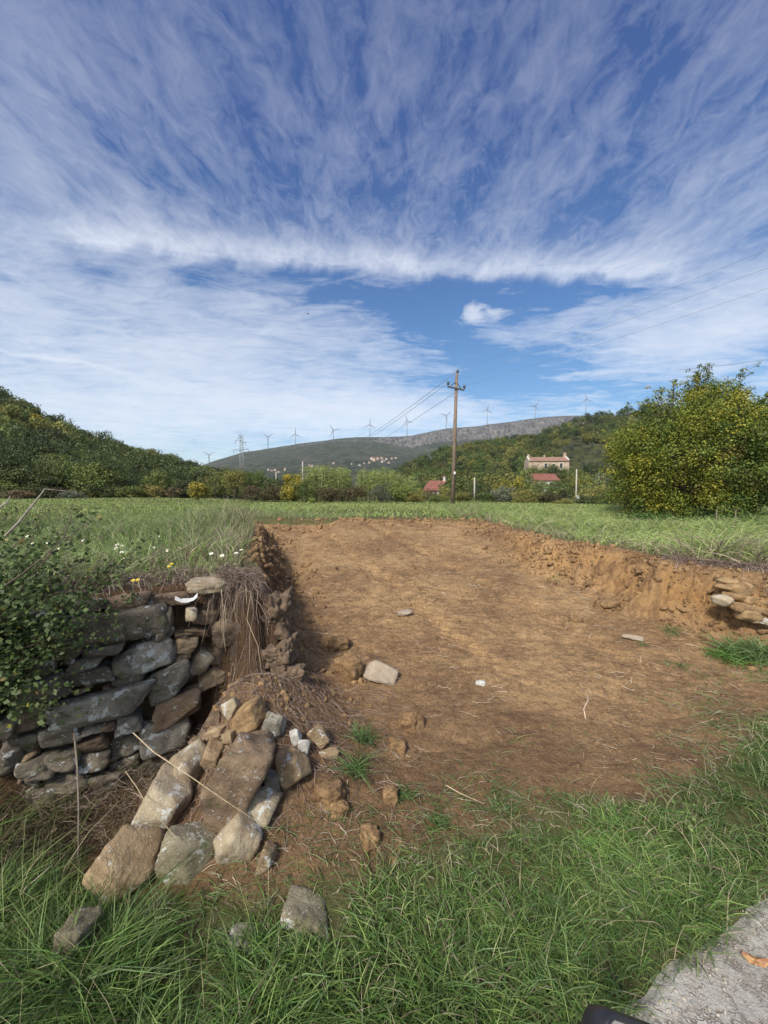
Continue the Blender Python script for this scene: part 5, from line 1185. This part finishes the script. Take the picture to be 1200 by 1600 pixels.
# thick bare twig and its neighbours
def twig(pts, rads, label, mat=None, name='bare_twig', cat='twig', side=()):
    pts = [at(*p) for p in pts]; o0 = pts[0]; b = MB(); b.tube([p-o0 for p in pts], rads, 7)
    for s in side: q = [at(*p) for p in s]; b.tube([p-o0 for p in q], [rads[-1]*.8]+[rads[-1]*.35]*(len(q)-1), 5)
    o = b.build(name, mat or M_twig); o.location = o0; return tag(o, label, cat)
M_twig = simple('grey_twig', (.30, .27, .23), .85, .35, 60, bump=.4, bscale=120); M_straw = simple('straw_stalk', (.42, .33, .21), .8, .3, 40)
twig([(8, 838, 2.0), (30, 815, 2.02), (62, 775, 2.05), (70, 764, 2.06)], [.006, .005, .0035, .002], 'bare grey bramble twig reaching up above the left bush', side=([(48, 793, 2.04), (60, 796, 2.0), (80, 795, 1.97)], [(70, 764, 2.06), (90, 766, 2.0), (120, 768, 1.95)]))
twig([(-20, 805, 1.9), (0, 793, 1.92), (12, 783, 1.94), (16, 775, 1.95)], [.006, .005, .003, .0015], 'short bare twig poking in at the left edge', side=([(4, 790, 1.92), (10, 786, 1.9), (15, 784, 1.9)],))
twig([(8, 915, 2.1), (30, 900, 2.12), (75, 865, 2.15), (100, 840, 2.17), (112, 805, 2.2)], [.005, .0045, .0035, .003, .002], 'dark bramble stem rising to the right through the left bush', M_bark, side=([(100, 840, 2.17), (118, 845, 2.15), (122, 858, 2.12)], [(75, 865, 2.15), (110, 850, 2.2), (150, 835, 2.25), (165, 845, 2.3)]))
twig([(208, 1145, 2.35), (240, 1175, 2.25), (300, 1215, 2.10), (350, 1250, 2.05), (420, 1296, 1.98)], [.0035, .003, .0022, .0015, .001], 'long straw coloured stalk lying across the pale and brown stones of the pile', M_straw, 'dry_stalk', 'dry stalk')
twig([(196, 1205, 2.3), (215, 1232, 2.2), (228, 1256, 2.1), (278, 1312, 1.95)], [.0022, .002, .0016, .001], 'thin pale stalk leaning over the big pale tan block', M_straw, 'dry_stalk', 'dry stalk', side=([(228, 1256, 2.1), (212, 1240, 2.15), (205, 1225, 2.2)],))
twig([(116, 1145, 2.5), (121, 1200, 2.4), (123, 1260, 2.3), (122, 1390, 2.1)], [.006, .006, .005, .004], 'upright grey dead stem standing before the dark left part of the wall', simple('dead_stem', (.16, .13, .10), .9, .3, 30), 'dead_stalk', 'dead stalk')
twig([(488, 1512, 1.62), (520, 1488, 1.68), (560, 1455, 1.74), (602, 1432, 1.8)], [.007, .006, .005, .003], 'brown twig lying in the verge grass beside the rounded greenish stone', M_bark, side=([(520, 1488, 1.68), (560, 1475, 1.69), (590, 1468, 1.7)],))
twig([(915, 1123, 2.58), (912, 1108, 2.66), (919, 1094, 2.74), (917, 1080, 2.82)], [.003, .0035, .003, .002], 'crooked pale root lying on the bare soil', simple('pale_root', (.5, .38, .28), .8, .2, 30), 'root', 'root')
twig([(697, 1227, 2.22), (720, 1240, 2.18), (757, 1256, 2.13)], [.003, .0025, .0015], 'straight straw stalk on the soil above the verge grass', M_straw, 'dry_stalk', 'dry stalk')
# strip of white plastic caught at the top of the wall
st = [wall_hit(a, c_, .14) for a, c_ in ((274, 934), (284, 938), (294, 938), (303, 935), (309, 930))]
b = MB()
for i in range(4):
    p, q = st[i], st[i+1]; w_ = .014; b.poly([p-st[0]+Vector((0, 0, w_)), q-st[0]+Vector((0, 0, w_*(1.2 if i % 2 else .6))), q-st[0]-Vector((0, .01, w_)), p-st[0]-Vector((0, .01, w_))])
o = b.build('plastic_strip', M_white); o.location = st[0]; tag(o, 'shred of white plastic caught in the roots on top of the wall', 'litter')

# ------------------------------------------------------------------ tufts and weeds standing on the bare soil
def tuft(px_, py_, Y, n, h, spread, pal, label, lean=(.3, 1.4), w=(.003, .006), name='grass_tuft', cat='grass tuft', seed=1):
    c_ = ground_hit(px_, py_); r = np.random.default_rng(seed+int(px_)); x = c_.x+r.normal(size=n)*spread; y = c_.y+r.normal(size=n)*spread*.8; z = terr_z(x, y)
    V, F_, cc = blades(x, y, z, h*r.uniform(.5, 1.1, n), r.uniform(*lean, n), r.uniform(*w, n), pick(n, pal, r), K=5, seed=seed)
    o = link(name, np_mesh(name, V-np.array(c_), F_, [M_grass], col=cc)); o.location = c_; return tag(o, label, cat)
GT = [(0.09, .17, .045), (.13, .21, .07), (.07, .13, .04), (.17, .22, .09)]
tuft(568, 1160, 0, 130, .17, .035, GT, 'upper of the two green grass tufts in the dark soil right of the pile')
tuft(556, 1208, 0, 150, .15, .030, GT, 'lower and wider green grass tuft in the dark soil right of the pile', lean=(.8, 2.0))
tuft(628, 1243, 0, 90, .07, .03, GT, 'small leafy green weed beside the upright clod', lean=(.8, 2), w=(.005, .009), name='weed', cat='weed')
tuft(685, 1283, 0, 90, .07, .035, GT, 'small bright green weed in front of the verge grass', lean=(.8, 2), w=(.005, .009), name='weed', cat='weed')
tuft(790, 1262, 0, 240, .09, .09, GT+G_dry[:1], 'loose grey green tuft on the soil in the middle foreground', lean=(.6, 2))
tuft(875, 1250, 0, 70, .06, .05, GT, 'little tuft of grass right of the loose grey green tuft', lean=(.6, 2))
tuft(1175, 1030, 0, 420, .26, .13, GT+[(.2, .27, .11)], 'large green weedy tuft under the collapsed flat stones at the right edge', lean=(.3, 1.2), w=(.006, .011))
tuft(1140, 1030, 0, 200, .14, .09, [(.13, .24, .05), (.1, .18, .05)], 'low bright green weed at the left foot of the large weedy tuft', lean=(.6, 1.8), w=(.007, .012), name='weed', cat='weed')
tuft(1048, 990, 0, 60, .12, .06, GT, 'thin tuft of grass at the foot of the right bank', lean=(.6, 1.8))
tuft(1062, 1042, 0, 50, .08, .06, GT, 'sparse tuft on the soil left of the large weedy tuft', lean=(.6, 2))
tuft(1124, 1135, 0, 60, .07, .06, GT+G_dry[:1], 'small pale tuft on the soil near the right edge', lean=(.8, 2))
tuft(1005, 1008, 0, 30, .06, .04, GT, 'tiny tuft beside the flat half buried stone', lean=(.8, 2))
tuft(1045, 1225, 0, 110, .08, .08, GT+G_dry[:1], 'flat green tuft on the soil above the right part of the verge', lean=(.8, 2))
tuft(870, 905, 0, 40, .09, .06, GT, 'small tuft at the foot of the crumbling right bank far back', lean=(.5, 1.5))
tuft(290+0, 795, 0, 1, .01, .01, GT, 'stray blade of grass') if False else None
# stumps of stalks on the soil
tuft(526, 890, 0, 14, .09, .012, [(.12, .07, .05), (.2, .12, .08)], 'reddish dead stalk standing on the bare soil, the taller of two', lean=(.1, .4), w=(.008, .012), name='dead_stalk', cat='dead stalk')
tuft(493, 896, 0, 12, .06, .02, [(.12, .07, .05), (.2, .12, .08)], 'reddish dead stalk standing on the bare soil, the shorter of two', lean=(.1, .6), w=(.008, .012), name='dead_stalk', cat='dead stalk')

# ------------------------------------------------------------------ meadow flowers
M_petal = simple('daisy_petal', (.80, .80, .76), .6, .03); M_yel = simple('yellow_petal', (.75, .58, .05), .6, .05); M_stem = simple('flower_stem', (.12, .2, .05), .7, .1)
def flower(px_, py_, mat, label, cat, group, size=.022, i=0):
    Y = (CAMZ-1.25-.17)/((py_-768)/FPX); Y = min(Y, 14)
    while tz(at(px_, py_, Y).x, Y) < 1.1 and Y < 14: Y += .1
    p = at(px_, py_, Y); z0 = tz(p.x, p.y); rr = random.Random(i*7+3)
    root = empty('meadow_daisy' if mat is M_petal else 'yellow_flower', (p.x, p.y, z0), label, cat, group); h = max(.05, p.z-z0)
    MB().tube([(0, 0, 0), (rr.uniform(-.01, .01), 0, h*.6), (0, 0, h)], .0018, 4).build('stem', M_stem, root)
    tl = rr.uniform(.2, .9); M_ = Matrix.Rotation(tl, 3, 'X') @ Matrix.Rotation(rr.uniform(0, 6), 3, 'Z'); b = MB()
    for q in range(9):
        a = q*2*math.pi/9; e1, e2 = a-.28, a+.28
        f = [Vector((math.cos(a)*.003, math.sin(a)*.003, 0)), Vector((math.cos(e1)*size*.7, math.sin(e1)*size*.7, .002)), Vector((math.cos(a)*size, math.sin(a)*size, .0)), Vector((math.cos(e2)*size*.7, math.sin(e2)*size*.7, .002))]
        b.poly([(M_ @ v)+Vector((0, 0, h)) for v in f])
    b.build('petals', mat, root)
    MB().tube([Vector((0, 0, h)), M_ @ Vector((0, 0, .006))+Vector((0, 0, h))], [.007, .004], 8).build('flower_centre', M_yel, root)
dz_ = [(183, 851), (190, 853), (181, 857), (190, 863), (232, 846), (250, 838), (240, 856), (248, 855), (262, 860), (281, 855), (330, 865), (347, 868), (369, 864), (377, 859), (193, 873), (75, 848), (51, 849), (90, 858), (42, 838), (300, 848), (130, 845), (560, 790), (500, 789), (470, 788), (610, 791), (410, 790)]
for i, (a, c_) in enumerate(dz_):
    if i < 21: flower(a, c_, M_petal, 'small white daisy in the meadow grass above the stone wall', 'daisy', 'white daisies above the wall', i=i)
    else: pass
for i, (a, c_) in enumerate([(264, 885), (268, 881), (208, 907), (215, 906), (53, 808), (10, 843)]): flower(a, c_, M_yel, 'small yellow flower in the grass above the stone wall', 'yellow flower', 'yellow flowers above the wall', size=.016, i=50+i)

# ------------------------------------------------------------------ road edge: chippings and a fallen leaf
r = np.random.default_rng(61); n = 900; X = r.uniform(.3, 3.2, n); Y = ROADEDGE(X)+r.normal(size=n)*.06-.10; k = r.uniform(0, 1, n) < .9; X, Y = X[k], Y[k]; sz = r.uniform(.0015, .004, len(X))+.006*r.uniform(0, 1, len(X))**6
V, F_ = crumbs(np.stack([X, Y, .006+.5*sz], 1), sz, 5)
tag(link('road_chippings', np_mesh('road_chippings', V, F_, [simple('chippings', (.34, .30, .25), .9, .5, 60)])), 'loose pale chippings along the broken edge of the road', 'gravel', kind='stuff')
lp = at(1181, 1499, 1.72); lp = Vector((lp.x*1.0, lp.y, 0)); d_ = at(1181, 1499, 1.0)-Vector((0, 0, CAMZ)); s = (CAMZ-.02)/-d_.z; lp = Vector((d_.x*s, d_.y*s, .018))
m, tt, b, out = newmat('dead_leaf'); co = tt.coord(); c = tt.mix(tt.map(tt.noise(co, 60, 4), .4, .6), (.40, .22, .08), (.24, .10, .045)); tt.set(b.inputs['Base Color'], c); b.inputs['Roughness'].default_value = .6
bm_ = MB(); N_ = 14; pts = []
for i in range(N_):
    a = 2*math.pi*i/N_; rr = .042*(1-.35*abs(math.sin(a)))*(1+.12*math.sin(5*a)); pts.append(Vector((math.cos(a)*rr*1.15, math.sin(a)*rr*.7, .008*math.cos(2*a)+.006*math.sin(3*a))))
cv = bm_.bm.verts.new((0, 0, 0)); vs = [bm_.bm.verts.new(p) for p in pts]
for i in range(N_): bm_.bm.faces.new([cv, vs[i], vs[(i+1) % N_]])
bm_.tube([(.045, 0, 0), (.075, .006, .004)], .0012, 4)
o = bm_.build('fallen_leaf', m); o.location = lp; o.rotation_euler = (R(12), R(-8), R(-28)); tag(o, 'orange brown fallen leaf lying on the grey road', 'leaf')
lp2 = ground_hit(542, 1120); o2 = o.copy(); C.objects.link(o2); o2.location = lp2+Vector((0, 0, .012)); o2.scale = (.45, .45, .45); tag(o2, 'small curled pale leaf on the dark soil above the upper grass tuft', 'leaf')

# ------------------------------------------------------------------ wing mirror at the bottom edge
def mirror():
    tl, tr_ = at(945, 1574, .74), at(1102, 1633, .80); ux = (tr_-tl).normalized(); L_ = .19
    n_ = Vector((-.30, -.75, .85)); n_ = (n_-ux*n_.dot(ux)).normalized(); uz = n_.cross(ux).normalized(); uz = -uz if uz.z < 0 else uz
    root = empty('wing_mirror', tl-uz*.07+ux*.09, 'black wing mirror of a vehicle poking in at the bottom edge', 'wing mirror')
    M_pl = simple('black_plastic', (.018, .018, .022), .42, .1, 30); M_gl, t2, b2, _ = newmat('mirror_glass'); b2.inputs['Base Color'].default_value = (.8, .82, .8, 1); b2.inputs['Metallic'].default_value = 1; b2.inputs['Roughness'].default_value = .05
    def outline(w, h, rad, d):
        pts = []
        for (cx, cz, a0) in ((w/2-rad, h/2-rad, 0), (-w/2+rad, h/2-rad, 90), (-w/2+rad, -h/2+rad, 180), (w/2-rad, -h/2+rad, 270)):
            for q in range(7): a = R(a0+q*15); pts.append(ux*(cx+rad*math.cos(a))+uz*(cz+rad*math.sin(a))+n_*d)
        return pts
    b = MB(); loops = [outline(L_-.022, .115, .02, .0), outline(L_-.018, .119, .022, .006), outline(L_-.006, .131, .026, .008), outline(L_, .138, .028, .002), outline(L_+.002, .14, .03, -.02), outline(L_-.01, .128, .03, -.05), outline(L_-.05, .09, .03, -.075)]
    vs = [[b.bm.verts.new(p) for p in lp_] for lp_ in loops]
    for i in range(len(vs)-1):
        for k in range(28): f = b.bm.faces.new([vs[i][k], vs[i][(k+1) % 28], vs[i+1][(k+1) % 28], vs[i+1][k]]); f.smooth = True
    b.bm.faces.new(vs[-1]); b.build('housing', M_pl, root)
    b = MB(); b.poly(outline(L_-.020, .117, .02, .0015)); b.build('mirror_glass', M_gl, root)
    MB().tube([Vector(ux*.06-uz*.05-n_*.03), Vector(ux*.10-uz*.10-n_*.03), Vector(ux*.16-uz*.14-n_*.03)], [.02, .018, .024], 12).build('arm', M_pl, root)
mirror()

# ------------------------------------------------------------------ bird
bp = at(481, 490.5, 60); root = empty('bird', bp, 'small dark bird gliding high above the meadow', 'bird'); M_bird = simple('bird_feathers', (.04, .035, .03), .8, .2, 10)
b = MB(); prof = [(-.16, 0, 0), (-.10, 0, .005), (0, 0, 0), (.10, 0, .01), (.15, 0, .02), (.19, 0, .015)]; b.tube(prof, [.012, .035, .05, .04, .028, .004], 8)
for s in (-1, 1):
    b.poly([(.07, s*.03, .01), (-.05, s*.03, .01), (-.02, s*.28, .07), (.06, s*.28, .075)]); b.poly([(.06, s*.28, .075), (-.02, s*.28, .07), (-.10, s*.55, .03)])
b.poly([(-.12, -.02, 0), (-.12, .02, 0), (-.26, .06, 0), (-.26, -.06, 0)]); o = b.build('body', M_bird, root); root.rotation_euler = (R(8), 0, R(20))

# ------------------------------------------------------------------ air
b = MB(); b.box((0, 1300, 290), (8200, 3700, 720)); hz_ = bpy.data.materials.new('air'); hz_.use_nodes = True; nt = hz_.node_tree; nt.nodes.clear()
pv = nt.nodes.new('ShaderNodeVolumePrincipled'); pv.inputs['Color'].default_value = (.80, .88, 1.0, 1); pv.inputs['Density'].default_value = 0.00008; pv.inputs['Anisotropy'].default_value = 0.1
ou = nt.nodes.new('ShaderNodeOutputMaterial'); nt.links.new(pv.outputs[0], ou.inputs['Volume'])
o = b.build('haze', hz_); tag(o, 'thin bluish haze in the air between the meadow and the far ridge', 'haze', kind='stuff')
